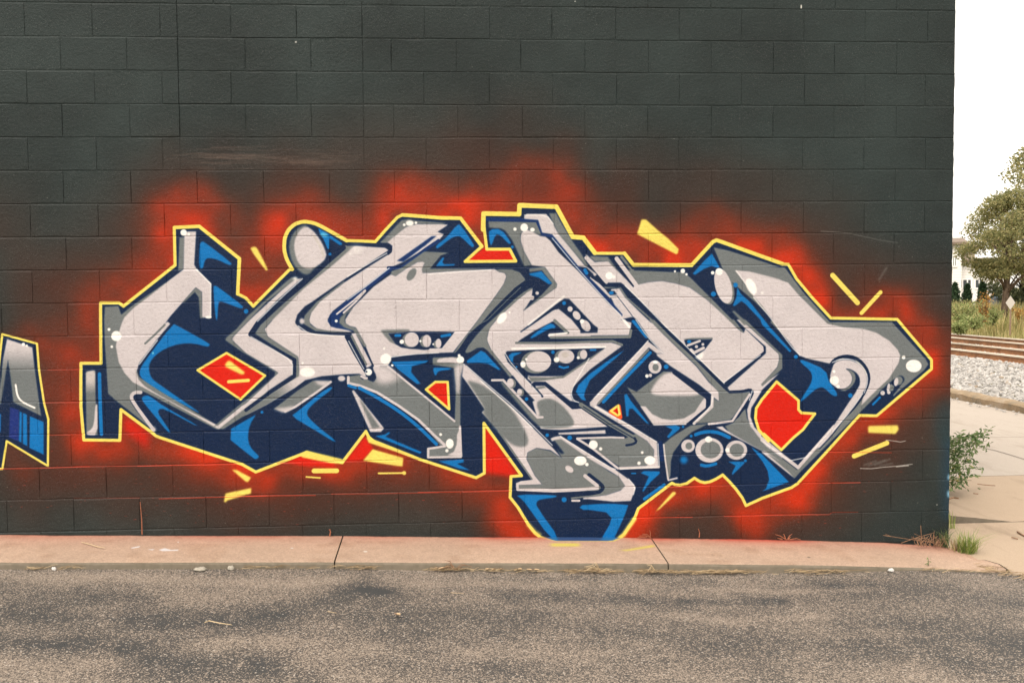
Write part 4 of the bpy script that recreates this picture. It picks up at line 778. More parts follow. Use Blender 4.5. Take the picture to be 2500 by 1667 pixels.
# ---- ballast stones
def rock(r):
    """low stone: jittered octahedron with a cut top"""
    a0 = RND.uniform(0, 6.28); vs = []
    for k in range(5): a = a0 + k * 1.2566 + RND.uniform(-.3, .3); q = r * RND.uniform(.75, 1.15); vs.append((q * math.cos(a), q * math.sin(a), r * RND.uniform(-.25, .2)))
    vs += [(vs[i][0] * .45 + RND.uniform(-.2, .2) * r, vs[i][1] * .45 + RND.uniform(-.2, .2) * r, r * RND.uniform(.4, .75)) for i in (0, 2, 3)]
    return np.array(vs), [(5, 6, 7), (0, 1, 5), (1, 6, 5), (1, 2, 6), (2, 3, 6), (3, 7, 6), (3, 4, 7), (4, 0, 5), (4, 5, 7)]
protos = [rock(1.) for _ in range(24)]
SM = Mat('ballast_stone', .9, .3); ri = SM.n('NewGeometry').outputs['Random Per Island']; sn = SM.noise(SM.pos(), 90., 3.)
SM.color(SM.mix(1., SM.ramp(ri, [(0., (.17, .16, .148)), (.35, (.31, .29, .27)), (.7, (.40, .375, .35)), (.93, (.50, .47, .44)), (1., (.26, .20, .14))]), SM.ramp(sn, [(.2, (.75,) * 3), (.7, (1.05,) * 3)]), 'MULTIPLY'))
V = []; F = []; nv = 0
RAILS = [9.31, 10.72, 12.27, 13.46]; RT = -.05
def scatter(n, x0, x1, y0, y1, zf, r0, r1):
    global nv
    for _ in range(n):
        vs, fs = protos[RND.randrange(24)]; x, y = RND.uniform(x0, x1), RND.uniform(y0, y1); r = RND.uniform(r0, r1); a = RND.uniform(0, 6.28); c, s = math.cos(a), math.sin(a)
        q = vs * r; V.append(np.stack([q[:, 0] * c - q[:, 1] * s + x, q[:, 0] * s + q[:, 1] * c + y, q[:, 2] + zf(x) + RND.uniform(0, .02)], 1)); F.extend([tuple(nv + i for i in f) for f in fs]); nv += len(vs)
bz = lambda x: float(np.interp(x, [4.75, 5.2, 8.4, 9.1], [-.19, -.215, -.235, -.225]))
scatter(15000, 4.76, 9.2, 5., 19., bz, .022, .055); scatter(4500, 9.2, 14.4, 9., 26., lambda x: -.235, .025, .05); scatter(2500, 4.76, 14., 19., 34., lambda x: -.23, .03, .06); scatter(2500, 4.76, 9., -3., 5., bz, .03, .05); scatter(260, 4.25, 4.55, 2., 14., lambda x: zl + .004, .01, .03)
me = bpy.data.meshes.new('gravel'); me.from_pydata(np.concatenate(V).tolist(), [], F); me.materials.append(SM.m)
o = bpy.data.objects.new('gravel', me); COL.objects.link(o); tag(o, 'pale grey crushed stone ballast beside the railway tracks', 'gravel', kind='stuff')

# ---- railway tracks
RU = Mat('rusty_rail', .8, .4); rp = RU.pos(); rn = RU.noise(rp, 5., 5., .7); RU.color(RU.ramp(rn, [(.3, (.16, .07, .033)), (.55, (.29, .135, .06)), (.75, (.38, .20, .10))])).bump(rn, .004)
ST = Mat('polished_rail_head', .35, .5); ST.b.inputs['Metallic'].default_value = .5; ST.color((.78, .68, .56))
WD = Mat('old_sleeper_wood', .9, .2); wn_ = WD.noise(WD.map(WD.pos(), (2., 18., 18.)), 2., 4.); WD.color(WD.ramp(wn_, [(.3, (.08, .055, .04)), (.7, (.19, .14, .10))])).bump(wn_, .01)
def rail_mesh(y0, y1):
    pr = [(-.07, 0), (-.07, .012), (-.012, .03), (-.01, .125), (-.034, .135), (-.034, .166), (-.026, .173), (.026, .173), (.034, .166), (.034, .135), (.01, .125), (.012, .03), (.07, .012), (.07, 0)]
    n = len(pr); mb = MB(); mb.add([(a, y0, b) for a, b in pr] + [(a, y1, b) for a, b in pr], [tuple(range(n))[::-1], tuple(range(n, 2 * n))])
    for i in range(n): mb.add([], [], 0); mb.f.append((i, i + n, (i + 1) % n + n, (i + 1) % n)); mb.mi.append(1 if i in (4, 5, 6, 7, 8) else 0)
    return mb
for ti, (a, b, lab) in enumerate(((0, 1, 'rusty railway track nearest the kerb, two rails on pale ballast'), (2, 3, 'rusty railway track farther from the kerb, beside the weedy bank'))):
    t = empty('railway_track', ((RAILS[a] + RAILS[b]) / 2, 12., RT - .173), lab, 'railway track', 'railway tracks on the ballast')
    for q in (a, b): rail_mesh(-30., 60.).build('rail', [RU.m, ST.m], t, (RAILS[q] - t.location.x, 0, 0))
    sm = bpy.data.meshes.new('sleeper'); s0 = MB().box((-1.15, -.11, -.19), (1.15, .11, -.012)); sm.from_pydata(s0.v, [], s0.f); sm.materials.append(WD.m)
    for i in range(-6, 40):
        o = bpy.data.objects.new('sleeper', sm); COL.objects.link(o); o.parent = t; o.location = (0, i * .55 + RND.uniform(-.03, .03), RND.uniform(-.02, .008))
    mb = MB()
    for i in range(-6, 40):
        for q in (a, b):
            for s in (-1, 1): x = RAILS[q] - t.location.x + s * .085; mb.box((x - .02, i * .55 - .03, -.012), (x + .02, i * .55 + .03, .03))
    tag(mb.build('rail_spike', RU.m, t), kind='stuff')

# ================================================================ plants
def leaf_mat(name, stops, trans=.35, rough=.55):
    m = Mat(name, rough, .35); r = m.n('NewGeometry').outputs['Random Per Island']; col = m.ramp(r, stops); m.color(col)
    tr = m.n('BsdfTranslucent', Color=col); ms = m.n('MixShader', Fac=trans); m.link(m.b.outputs[0], ms.inputs[1]); m.link(tr.outputs[0], ms.inputs[2]); m.link(ms.outputs[0], m.out.inputs['Surface']); return m.m
def leaves(pos, size, droop=.0, asp=.55, fold=True):
    """leaf-shaped cards, each bent along its mid-rib, as numpy arrays"""
    n = len(pos); d = NR.normal(size=(n, 3)); d[:, 2] -= droop; d /= np.linalg.norm(d, axis=1)[:, None]; u = NR.normal(size=(n, 3)); w = np.cross(d, u); w /= np.linalg.norm(w, axis=1)[:, None]; nn = np.cross(d, w)
    L = (size * NR.uniform(.65, 1.3, n))[:, None]; p = np.asarray(pos); a = p; b = p + d * L * .5 + w * L * asp * .5 + nn * L * .10; c = p + d * L; e = p + d * L * .5 - w * L * asp * .5 + nn * L * .10; mid = p + d * L * .5 - nn * L * .04
    v = np.stack([a, b, c, e], 1).reshape(-1, 3); f = (np.arange(n)[:, None] * 4 + np.array([[0, 1, 2, 3]])).tolist(); return v, f
def mesh_obj(name, v, f, mat, parent=None, kind=None, loc=None):
    me = bpy.data.meshes.new(name); me.from_pydata(np.asarray(v).tolist(), [], f); me.materials.append(mat); o = bpy.data.objects.new(name, me); COL.objects.link(o)
    if parent: o.parent = parent
    if loc is not None: o.location = loc
    if kind: o['kind'] = kind
    return o
BARK = Mat('bark', .9, .2); bn = BARK.noise(BARK.map(BARK.pos(), (6, 6, 1.5)), 3., 4.); BARK.color(BARK.ramp(bn, [(.3, (.075, .052, .036)), (.7, (.19, .135, .095))])).bump(bn, .02)
TL = leaf_mat('tree_leaf', [(0., (.12, .135, .06)), (.4, (.25, .25, .105)), (.75, (.38, .345, .155)), (1., (.50, .43, .22))], .6)  # leaf tones lightened, bright haze is painted into the colour
TL2 = leaf_mat('dark_tree_leaf', [(0., (.07, .095, .05)), (.5, (.12, .14, .07)), (1., (.2, .2, .1))], .5)
def tree(base, h, r, trunk_r, label, mat, clumps, nleaf, lsize, lean=(0, 0), crown0=.3, seed=1, squash=1.):
    rg = random.Random(seed); ng = np.random.default_rng(seed)
    t = empty('tree', base, label, 'tree'); mb = MB()
    tp_ = [(0, 0, -.25), (lean[0] * .2, lean[1] * .2, h * .2), (lean[0] * .5, lean[1] * .5, h * .45), (lean[0], lean[1], h * .9)]
    mb.tube(tp_, [trunk_r * 1.25, trunk_r, trunk_r * .7, trunk_r * .15], 8)
    cl = []
    for i in range(clumps):
        a = rg.uniform(0, 6.283); u = rg.random(); z = h * (crown0 + (1 - crown0) * u)
        prof = math.sin(math.pi * min(1, max(.0, .16 + .80 * u))) ** .7
        q = r * prof * math.sqrt(rg.uniform(.12, 1.)); c = np.array([lean[0] * u + q * math.cos(a), lean[1] * u + q * math.sin(a) * squash, z - .12 * q]); cl.append((c, r * rg.uniform(.16, .30)))
        if i % 3 == 0:
            z0 = max(h * .22, z - q * .8 - .2); mid = (c[0] * .5, c[1] * .5, z0 + (z - z0) * .6)
            mb.tube([(lean[0] * u * .7, lean[1] * u * .7, z0), mid, tuple(c)], [trunk_r * .35, trunk_r * .22, trunk_r * .06], 5)
    mb.build('trunk', BARK.m, t, smooth=True)
    P_ = []
    for c, rr in cl:
        k = nleaf // clumps; d = ng.normal(size=(k, 3)); d /= np.linalg.norm(d, axis=1)[:, None]; P_.append(c + d * (rr * ng.uniform(.25, 1.15, (k, 1)) ** .6) * np.array([1, 1, .72]))
    v, f = leaves(np.concatenate(P_), lsize, .25); mesh_obj('crown', v, f, mat, t, 'stuff'); return t
b = atD(2450, 793, 35.); tree((b[0], b[1], b[2] - .05), 4.6, 1.55, .12, 'leafy yellow-green tree on the bank with a slim brown trunk', TL, 90, 17000, .10, (.28, 0), .40, 4)
b = atD(2600, 780, 42.); tree((b[0], b[1], -.3), 8.0, 3.0, .2, 'taller tree behind the bank whose crown reaches the top right edge', TL, 80, 16000, .15, (-.2, 0), .30, 7)
b = atD(2495, 760, 46.); tree((b[0], b[1], -.38), 5.2, 1.9, .12, 'dark green tree low behind the yellow-green tree', TL2, 50, 9000, .14, (0, 0), .22, 9)

# conical evergreens before the white house
HL = leaf_mat('conifer_spray', [(0., (.018, .04, .02)), (.6, (.035, .07, .03)), (1., (.06, .105, .045))], .2, .7)
def conifer(px, ytop, w, D, label, seed):
    b = atD(px, 745, D); z0 = -.38; top = CAM[2] + (ray(px, ytop) * D)[2]; h = top - z0; t = empty('evergreen_shrub', (b[0], b[1], z0), label, 'shrub', 'conical evergreens before the white house')
    MB().tube([(0, 0, 0), (0, 0, h * .9)], [.06, .02], 6).build('trunk', BARK.m, t)
    rg = np.random.default_rng(seed); n = 2600; u = rg.random(n) ** .75; a = rg.uniform(0, 6.283, n); lobes = 1 + .22 * np.sin(a * 5 + u * 9); r = w * (1 - u) ** .62 * np.clip(.25 + u * 6, 0, 1) * lobes * rg.uniform(.7, 1.05, n)
    v, f = leaves(np.stack([r * np.cos(a), r * np.sin(a), u * h], 1), .13, -.8, .4); mesh_obj('crown', v, f, HL, t, 'stuff')
conifer(2331, 693, .36, 47., 'conical dark evergreen shrub touching the wall edge, leftmost of its row', 1)
conifer(2361, 696, .34, 47., 'conical dark evergreen shrub in front of the white porch railing', 2)
conifer(2398, 690, .38, 46., 'conical evergreen shrub left of the brown tree trunk', 3)
conifer(2430, 703, .30, 47., 'conical evergreen shrub half hidden behind the tree trunk', 4)

# weeds and tall grass on the bank
WG = leaf_mat('weed_blade', [(0., (.24, .26, .09)), (.3, (.40, .37, .15)), (.6, (.55, .46, .21)), (.85, (.64, .52, .28)), (1., (.32, .34, .12))], .5, .7)
def blades(n, pf, h0, h1, w, bend=.35):
    xy = np.array([pf() for _ in range(n)]); h = NR.uniform(h0, h1, n); a = NR.uniform(0, 6.283, n); ca_, sa = np.cos(a), np.sin(a); lean = NR.uniform(0, bend, n) * h
    base = xy; mid = base + np.stack([ca_ * lean * .35, sa * lean * .35, h * .6], 1); tip = base + np.stack([ca_ * lean, sa * lean, h], 1); o = np.stack([-sa, ca_, 0 * a], 1) * (w * NR.uniform(.6, 1.3, n))[:, None]
    v = np.stack([base - o, base + o, mid + o * .7, mid - o * .7, tip], 1).reshape(-1, 3); i = np.arange(n)[:, None] * 5
    return v, (i + np.array([[0, 1, 2, 3]])).tolist() + (i + np.array([[3, 2, 4]])).tolist()
def bank_pt():
    x = RND.uniform(14.0, 18.6); y = RND.uniform(17., 36.); return (x, y, gz(x, y) - .03)
v1, f1 = blades(15000, bank_pt, .15, .5, .012, .6)
def crest_pt():
    while True:
        x = RND.uniform(14.8, 18.8); y = RND.uniform(18., 36.)
        if math.sin(x * 2.1 + 1.3 * math.sin(y * 1.1)) * math.sin(y * 1.7 + x) > -.35: return (x, y, gz(x, y) - .03)
v2, f2 = blades(14000, crest_pt, .35, .95, .013, .5)
mesh_obj('tall_grass', np.concatenate([v1, v2]), f1 + [tuple(i + len(v1) for i in f) for f in f2], WG, None, 'stuff'); tag(bpy.data.objects['tall_grass'], 'dry yellow-green grass and weeds over the railway bank', 'grass')
GB = leaf_mat('weed_leaf', [(0., (.13, .17, .05)), (.6, (.25, .29, .10)), (1., (.38, .38, .16))], .35); OB = leaf_mat('orange_weed_leaf', [(0., (.25, .12, .03)), (.6, (.42, .22, .05)), (1., (.5, .33, .1))], .35)
def bush(px, py, D, r, h, n, mat, label, name='weed_bush', lsize=.07, seed=1):
    b = atD(px, py, D); t = empty(name, tuple(b), label, 'bush'); rg = np.random.default_rng(seed); mb = MB(); P_ = []
    for k in range(9):
        a = rg.uniform(0, 6.28); q = r * rg.uniform(.1, 1); hh = h * rg.uniform(.55, 1); mb.tube([(0, 0, -.05), (q * .4 * math.cos(a), q * .4 * math.sin(a), hh * .5), (q * math.cos(a), q * math.sin(a), hh)], [.012, .009, .004], 4)
        u = rg.random(n // 9); P_.append(np.stack([q * u * math.cos(a) + rg.normal(size=len(u)) * r * .16, q * u * math.sin(a) + rg.normal(size=len(u)) * r * .16, hh * u ** .8 + rg.normal(size=len(u)) * h * .06], 1))
    mb.build('stem', BARK.m, t); v, f = leaves(np.concatenate(P_), lsize, .1); mesh_obj('foliage', v, f, mat, t, 'stuff'); return t
bush(2345, 812, 27., .45, .30, 1600, GB, 'low bright green bush beside the far rail', seed=2)
bush(2378, 800, 29., .6, .42, 1000, GB, 'spreading green weed bush halfway up the bank', seed=3)
bush(2345, 786, 32., .8, .7, 1100, GB, 'tall green weed clump at the wall edge above the low bush', seed=4)
bush(2403, 788, 32., .28, .95, 500, OB, 'orange-tinged dry weed standing in the middle of the bank', seed=5)
bush(2424, 790, 32.5, .35, .55, 800, GB, 'pale weed clump just left of the tree trunk', seed=6)
bush(2497, 792, 33., .4, .6, 900, OB, 'orange-brown weed clump right of the sign post', seed=7)

# ================================================================ white house, sign, car behind the tracks
HW = Mat('white_siding', .7, .3); hn = HW.n('TexWave', Vector=HW.pos(), Scale=2.2, bands_direction='Z'); HW.color(HW.mix(hn.outputs['Fac'], (.66, .63, .60), (.76, .73, .70)))
RF = Mat('brown_shingle', .9); rfn = RF.noise(RF.pos(), 4., 4.); RF.color(RF.ramp(rfn, [(.3, (.14, .10, .075)), (.7, (.24, .18, .14))]))
GLS = Mat('dark_window_glass', .08, .6); GLS.color((.07, .08, .085)); TRIM = Mat('white_trim', .6); TRIM.color((.78, .76, .73)); BEIGE = Mat('beige_stucco', .8); BEIGE.color((.42, .35, .28))
D = 52.
def hz(py): return CAM[2] + (ray(2350, py) * D)[2]
hb = atD(2350, 745, D); house = empty('house', (hb[0], hb[1], -.38), 'white two storey house with a brown roof behind the evergreens', 'house')
ux = lambda px: (px - 2350) * D / 2430 * 1.06
Zr = lambda py: hz(py) + .38
house.rotation_euler.z = math.radians(-25)
mb = MB(); mb.box((ux(2290), 0, 0), (ux(2347), 7, Zr(597))); mb.build('wall', HW.m, house)
mb = MB(); mb.box((ux(2347) + .01, .9, 0), (ux(2440), 7, Zr(640))); mb.build('wall', HW.m, house)
mb = MB(); mb.box((ux(2347) + .012, 1.3, Zr(640) + .002), (ux(2378), 6, Zr(606))); mb.build('wall', BEIGE.m, house)
def gable(x0, x1, y0, y1, z, h, name='roof'):
    mb = MB(); o = .25; mb.add([(x0 - o, y0 - o, z), (x1 + o, y0 - o, z), (x1 + o, y1 + o, z), (x0 - o, y1 + o, z), (x0 - o, (y0 + y1) / 2, z + h), (x1 + o, (y0 + y1) / 2, z + h), (x0 - o, y0 - o, z + .12), (x1 + o, y0 - o, z + .12)], [(0, 3, 2, 1), (0, 1, 7, 6), (6, 7, 5, 4), (3, 4, 5, 2), (0, 6, 4, 3), (1, 2, 5, 7)]); return mb.build(name, RF.m, house)
gable(ux(2290), ux(2347), 0, 7, Zr(597), .5); gable(ux(2347) + .3, ux(2440), .9, 7, Zr(640) + .004, .3); gable(ux(2347) + .28, ux(2378), 1.3, 6, Zr(606) + .002, .35)
def window(x0, x1, z0, z1, y, bars=1):
    f = MB(); t = .07; f.box((x0, y - .05, z0), (x1, y - .003, z0 + t)); f.box((x0, y - .05, z1 - t), (x1, y - .003, z1)); f.box((x0, y - .05, z0 + t + .002), (x0 + t, y - .003, z1 - t - .002)); f.box((x1 - t, y - .05, z0 + t + .002), (x1, y - .003, z1 - t - .002))
    for i in range(bars): xm = x0 + (x1 - x0) * (i + 1) / (bars + 1); f.box((xm - .03, y - .045, z0 + t + .002), (xm + .03, y - .004, z1 - t - .002))
    w = f.build('window', TRIM.m, house); MB().box((x0 + t + .002, y - .02, z0 + t + .002), (x1 - t - .002, y - .005, z1 - t - .002)).build('pane', GLS.m, w)
window(ux(2326), ux(2338), Zr(652), Zr(623), 0); window(ux(2341), ux(2372), Zr(706), Zr(680), .9, 2); window(ux(2376), ux(2398), Zr(706), Zr(680), .9, 1); window(ux(2300), ux(2322), Zr(706), Zr(675), 0, 1)
mb = MB(); z0, z1 = Zr(742), Zr(712)
for i in range(30): x = ux(2336) + i * .06; mb.box((x, .3, z0), (x + .028, .33, z1 - .05))
mb.build('railing', TRIM.m, house); MB().box((ux(2336), .28, z1 - .048), (ux(2336) + 1.84, .35, z1)).build('handrail', TRIM.m, house); MB().box((ux(2336), .28, 0), (ux(2436), .88, z0 - .002)).build('porch', TRIM.m, house)

# diamond sign seen from behind
SG = Mat('bare_sign_back', .45, .5); SG.color((.44, .40, .35)); SP = Mat('rusty_sign_post', .8); SP.color((.20, .13, .085))
b = atD(2466, 803, 31.); sg = empty('sign', tuple(b), 'small pale diamond sign on a thin rusty post by the trunk', 'sign')
zt = (ray(2466, 739) * 31. + CAM)[2] - b[2]; sg.rotation_euler.z = math.radians(-34)
MB().box((-.025, .0, -.2), (.025, .03, zt + .1)).build('post', SP.m, sg); hw, hh = .135, .22
mb = MB(); q = [(0, -hh), (hw, 0), (0, hh), (-hw, 0)]; mb.add([(x, -.018, zt + z) for x, z in q] + [(x, -.004, zt + z) for x, z in q], [(0, 1, 2, 3), (7, 6, 5, 4)] + [(i, i + 4, (i + 1) % 4 + 4, (i + 1) % 4) for i in range(4)]); mb.build('plate', SG.m, sg)

# car on the road beyond the bank, only its roof shows
CP = Mat('blue_grey_car_paint', .25, .6); CP.color((.13, .18, .25)); TY = Mat('tyre_rubber', .9); TY.color((.03, .03, .03)); RM = Mat('wheel_rim', .35); RM.color((.5, .5, .5)); RM.b.inputs['Metallic'].default_value = .7
b = atD(2478, 735, 46.); car = empty('parked_car', (b[0], b[1], -.38), 'blue grey car parked behind the weeds right of the trunk', 'car'); car.rotation_euler.z = math.radians(-30)
def loft(secs, name, mat, parent):
    mb = MB(); n = len(secs[0])
    for s in secs: mb.v += s
    for i in range(len(secs) - 1):
        for j in range(n): mb.f.append((i * n + j, i * n + (j + 1) % n, (i + 1) * n + (j + 1) % n, (i + 1) * n + j)); mb.mi.append(0)
    mb.f += [tuple(range(n))[::-1], tuple(range((len(secs) - 1) * n, len(secs) * n))]; mb.mi += [0, 0]; return mb.build(name, mat, parent, smooth=False)
def sec(x, w, zb_, zt_): return [(x, -w, zb_), (x, -w * 1.0, (zb_ + zt_) / 2), (x, -w * .9, zt_), (x, w * .9, zt_), (x, w * 1.0, (zb_ + zt_) / 2), (x, w, zb_)]
loft([sec(-2.2, .75, .35, .72), sec(-2.05, .86, .22, .9), sec(-1.2, .88, .2, .98), sec(.9, .88, .2, .96), sec(1.9, .84, .22, .82), sec(2.2, .72, .32, .66)], 'body', CP.m, car)
loft([sec(-1.55, .80, .965, .99), sec(-.85, .70, .985, 1.42), sec(.35, .70, .985, 1.45), sec(1.15, .80, .955, .98)], 'cabin', CP.m, car)
for s in (-1, 1):
    mb = MB(); y0, y1 = s * .805, s * .70; mb.add([(-1.25, s * .80, 1.02), (-.82, s * .715, 1.36), (.3, s * .712, 1.38), (.85, s * .80, 1.02)], [(0, 1, 2, 3)]); mb.build('window', GLS.m, car)
mb = MB(); mb.add([(1.12, -.68, 1.0), (1.12, .68, 1.0), (.42, .58, 1.40), (.42, -.58, 1.40)], [(0, 1, 2, 3)]); o = mb.build('windscreen', GLS.m, car, (.02, 0, .02))
for x in (-1.35, 1.35):
    for s in (-1, 1):
        w = MB().tube([(x, s * .68, .33), (x, s * .88, .33)], .33, 18).build('wheel', TY.m, car); MB().tube([(x, s * .86, .33), (x, s * .89, .33)], .2, 14).build('rim', RM.m, w)
for s in (-1, 1): MB().box((2.12, s * .5 - .14, .6), (2.2, s * .5 + .14, .72)).build('headlight', TRIM.m, car)

# ================================================================ plants at the foot of the wall and by the corner
SL = leaf_mat('shrub_leaf', [(0., (.06, .11, .04)), (.5, (.13, .20, .075)), (.85, (.22, .29, .12)), (.97, (.30, .34, .18)), (1., (.6, .44, .07))], .4)
STEM = Mat('green_stem', .7); STEM.color((.13, .13, .06))
sh = empty('shrub', (.12, 1.55, zl + .03), 'leafy green shrub sticking out from behind the wall corner', 'shrub'); mb = MB(); LP = []; LD = []
targets = [(2418, 1052), (2395, 1060), (2412, 1090), (2400, 1066), (2372, 1060), (2350, 1065), (2340, 1085), (2360, 1095), (2385, 1085), (2376, 1110), (2350, 1120), (2385, 1128), (2392, 1140), (2372, 1150), (2345, 1150), (2330, 1110), (2330, 1155), (2362, 1178), (2372, 1172), (2340, 1176), (2325, 1190), (2410, 1075), (2360, 1130), (2335, 1135), (2385, 1065), (2345, 1105)]
for i, (px, py) in enumerate(targets):
    D = 8.1 + RND.uniform(-.25, .35); e = atD(px, py, D) - np.array(sh.location); h = max(.05, e[2]); s0 = np.array([RND.uniform(-.05, .1), RND.uniform(-.1, .1), 0])
    m1 = s0 * .6 + e * .35 + np.array([-.03, 0, h * .15]); m2 = s0 * .2 + e * .72 + np.array([0, 0, h * .10 + .02]); pts = [s0, m1, m2, e]; mb.tube([tuple(p) for p in pts], [.006, .0045, .003, .0015], 5)
    for k in range(72):
        u = 1 - (RND.random() ** 1.2) * .75; q = np.array([np.interp(u, [0, .35, .72, 1], [p[c] for p in pts]) for c in range(3)]); LP.append(q + NR.normal(size=3) * .022)
mb.build('stem', STEM.m, sh); v, f = leaves(np.array(LP), .046, .15, .38); mesh_obj('foliage', v, f, SL, sh, 'stuff')

def tuft(px, py, Z, n, h, spread, mat, label, name='grass_tuft', w=.0028, cat='grass', bend=1.1, Y=None):
    b = atY(px, py, Y) if Y is not None else atZ(px, py, Z); t = empty(name, tuple(b), label, cat)
    v, f = blades(n, lambda: (RND.gauss(0, spread), RND.gauss(0, spread * .8), -.005), h * .45, h, w, bend); mesh_obj('blade', v, f, mat, t, 'stuff'); return t
GR = leaf_mat('fresh_grass', [(0., (.10, .16, .03)), (.5, (.20, .27, .06)), (.85, (.33, .38, .11)), (1., (.5, .43, .2))], .4); DG = leaf_mat('dry_grass', [(0., (.22, .13, .06)), (.5, (.42, .29, .15)), (1., (.58, .44, .26))], .25)
tuft(2362, 1349, zl, 230, .17, .026, GR, 'bright green grass tuft growing at the foot of the corner', w=.0019, bend=1.7); tuft(2336, 1345, zl, 60, .13, .022, DG, 'dry straw-coloured grass tuft between the corner and the green tuft')
tuft(2306, 1332, 0, 46, .16, .022, leaf_mat('grey_grass', [(0., (.06, .09, .035)), (1., (.15, .18, .08))], .3), 'greyish green grass blades standing against the wall corner', Y=-.03)
tuft(2322, 1290, zl, 12, .16, .012, GR, 'thin tall grass blades rising behind the wall corner', bend=.5)
TW = Mat('dead_twig', .85); tn = TW.noise(TW.pos(), 40., 3.); TW.color(TW.ramp(tn, [(.3, (.13, .06, .03)), (.7, (.28, .16, .09))])); RT_ = Mat('paint_spattered_twig', .8); RT_.color((.26, .085, .04)); PALE = Mat('pale_straw', .85); PALE.color((.44, .33, .20))
def W(px, py, y=-.02): return tuple(atY(px, py, y))
def twig(name, label, cat, lines, mat, y=-.025, r=.003, group=None):
    b = np.array(W(*lines[0][0], y)); t = empty(name, tuple(b), label, cat, group); mb = MB()
    for li, l in enumerate(lines): pts = [tuple(np.array(W(p[0], p[1], y - .004 * li + RND.uniform(-.004, .004))) - b) for p in l]; mb.tube(pts, [r * (1 - .55 * i / (len(pts) - 1)) for i in range(len(pts))], 5)
    mb.build('stem', mat, t); return t
twig('dry_stem', 'tall straight dry stem leaning on the left part of the wall', 'twig', [[(347, 1304), (346, 1268), (344, 1245), (342, 1224)]], RT_.m, r=.0036)
twig('dry_stem', 'short bent orange stub at the wall foot near the first slab joint', 'twig', [[(805, 1308), (807, 1298), (805, 1292), (803, 1293)]], RT_.m, r=.005)
twig('dry_stem', 'small kinked orange stem at the wall foot under the big red patch', 'twig', [[(1707, 1311), (1708, 1300), (1705, 1290)]], RT_.m, r=.004)
twig('dead_weed', 'little reddish dead weed at the wall foot below the right letter', 'dead weed', [[(1918, 1316), (1914, 1304), (1912, 1303)], [(1920, 1317), (1905, 1308), (1893, 1304)], [(1922, 1317), (1928, 1307), (1934, 1303)], [(1925, 1317), (1945, 1314), (1955, 1317)], [(1910, 1316), (1898, 1313)], [(1924, 1316), (1930, 1310)]], RT_.m, r=.0035)
twig('dead_weed', 'dead reddish sprig at the second slab joint under the blue tail', 'dead weed', [[(1585, 1310), (1575, 1306), (1560, 1308)], [(1586, 1310), (1580, 1304), (1568, 1303)], [(1587, 1311), (1588, 1300), (1586, 1294)], [(1587, 1311), (1594, 1318)], [(1580, 1310), (1556, 1311)]], RT_.m, r=.003)
dw = [[(2300, 1334), (2270, 1322), (2220, 1316), (2175, 1309), (2162, 1303)], [(2200, 1325), (2240, 1311), (2280, 1300)], [(2250, 1329), (2249, 1305), (2248, 1285), (2248, 1282)], [(2280, 1333), (2279, 1310), (2281, 1295)], [(2290, 1334), (2262, 1312)], [(2175, 1309), (2156, 1306)]]
for i in range(26): x = RND.uniform(2240, 2312); dw.append([(x, 1332 + RND.uniform(-3, 4)), (x + RND.uniform(-12, 10), RND.uniform(1312, 1328)), (x + RND.uniform(-24, 18), RND.uniform(1300, 1326))])
twig('dead_weed', 'tangle of brown dead weed stalks against the wall near the corner', 'dead weed', dw, TW.m, y=-.03, r=.0026)

# straw, leaves and grit collected along the kerb
def kerb_pt(px, off=0.):
    x = px2foot(px, 1375); return (x, yf(x) - .012 - off, za(x) + .004)
V = []; F = []
def straw(x, y, z, L, a, r, tilt=.12):
    mb = MB(); d = np.array([math.cos(a), math.sin(a), 0]); k = np.array([-d[1], d[0], 0]) * L * RND.uniform(-.12, .12); p = np.array([x, y, z]); mb.tube([tuple(p - d * L / 2), tuple(p + k + np.array([0, 0, L * tilt * RND.random()])), tuple(p + d * L / 2 + np.array([0, 0, L * tilt * RND.random()]))], [r, r, r * .5], 4, cap=False); b = len(V); V.extend(mb.v); F.extend([tuple(b + i for i in f) for f in mb.f])
for (p0, p1, n, sp_) in [(60, 200, 26, .015), (590, 840, 26, .02), (840, 920, 22, .02), (1050, 1130, 40, .02), (1130, 1350, 30, .025), (1380, 1520, 60, .028), (1560, 1640, 50, .02), (1640, 1830, 110, .024), (1930, 2060, 46, .022), (1830, 2110, 22, .025), (2240, 2420, 34, .02)]:
    for _ in range(n):
        x, y, z = kerb_pt(RND.uniform(p0, p1), abs(RND.gauss(0, sp_))); straw(x, y, z + RND.uniform(0, .012), RND.uniform(.02, .11), RND.gauss(0, .45), RND.uniform(.0008, .0018))
for _ in range(60):
    px = RND.uniform(2380, 2520); b = atZ(px, np.interp(px, [2380, 2440, 2520], [1382, 1392, 1412]) + RND.gauss(0, 5), zl + .006); straw(b[0], b[1], b[2], RND.uniform(.03, .09), RND.gauss(.2, .6), .0015)
mesh_obj('dry_straw', V, F, leaf_mat('straw', [(0., (.14, .095, .05)), (.5, (.30, .21, .12)), (1., (.48, .36, .21))], .0, .8), None, 'stuff'); tag(bpy.data.objects['dry_straw'], 'dry straw and grass litter along the foot of the kerb', 'straw')
LF = leaf_mat('dead_leaf', [(0., (.30, .19, .10)), (.5, (.45, .31, .18)), (1., (.56, .42, .27))], .1, .8)
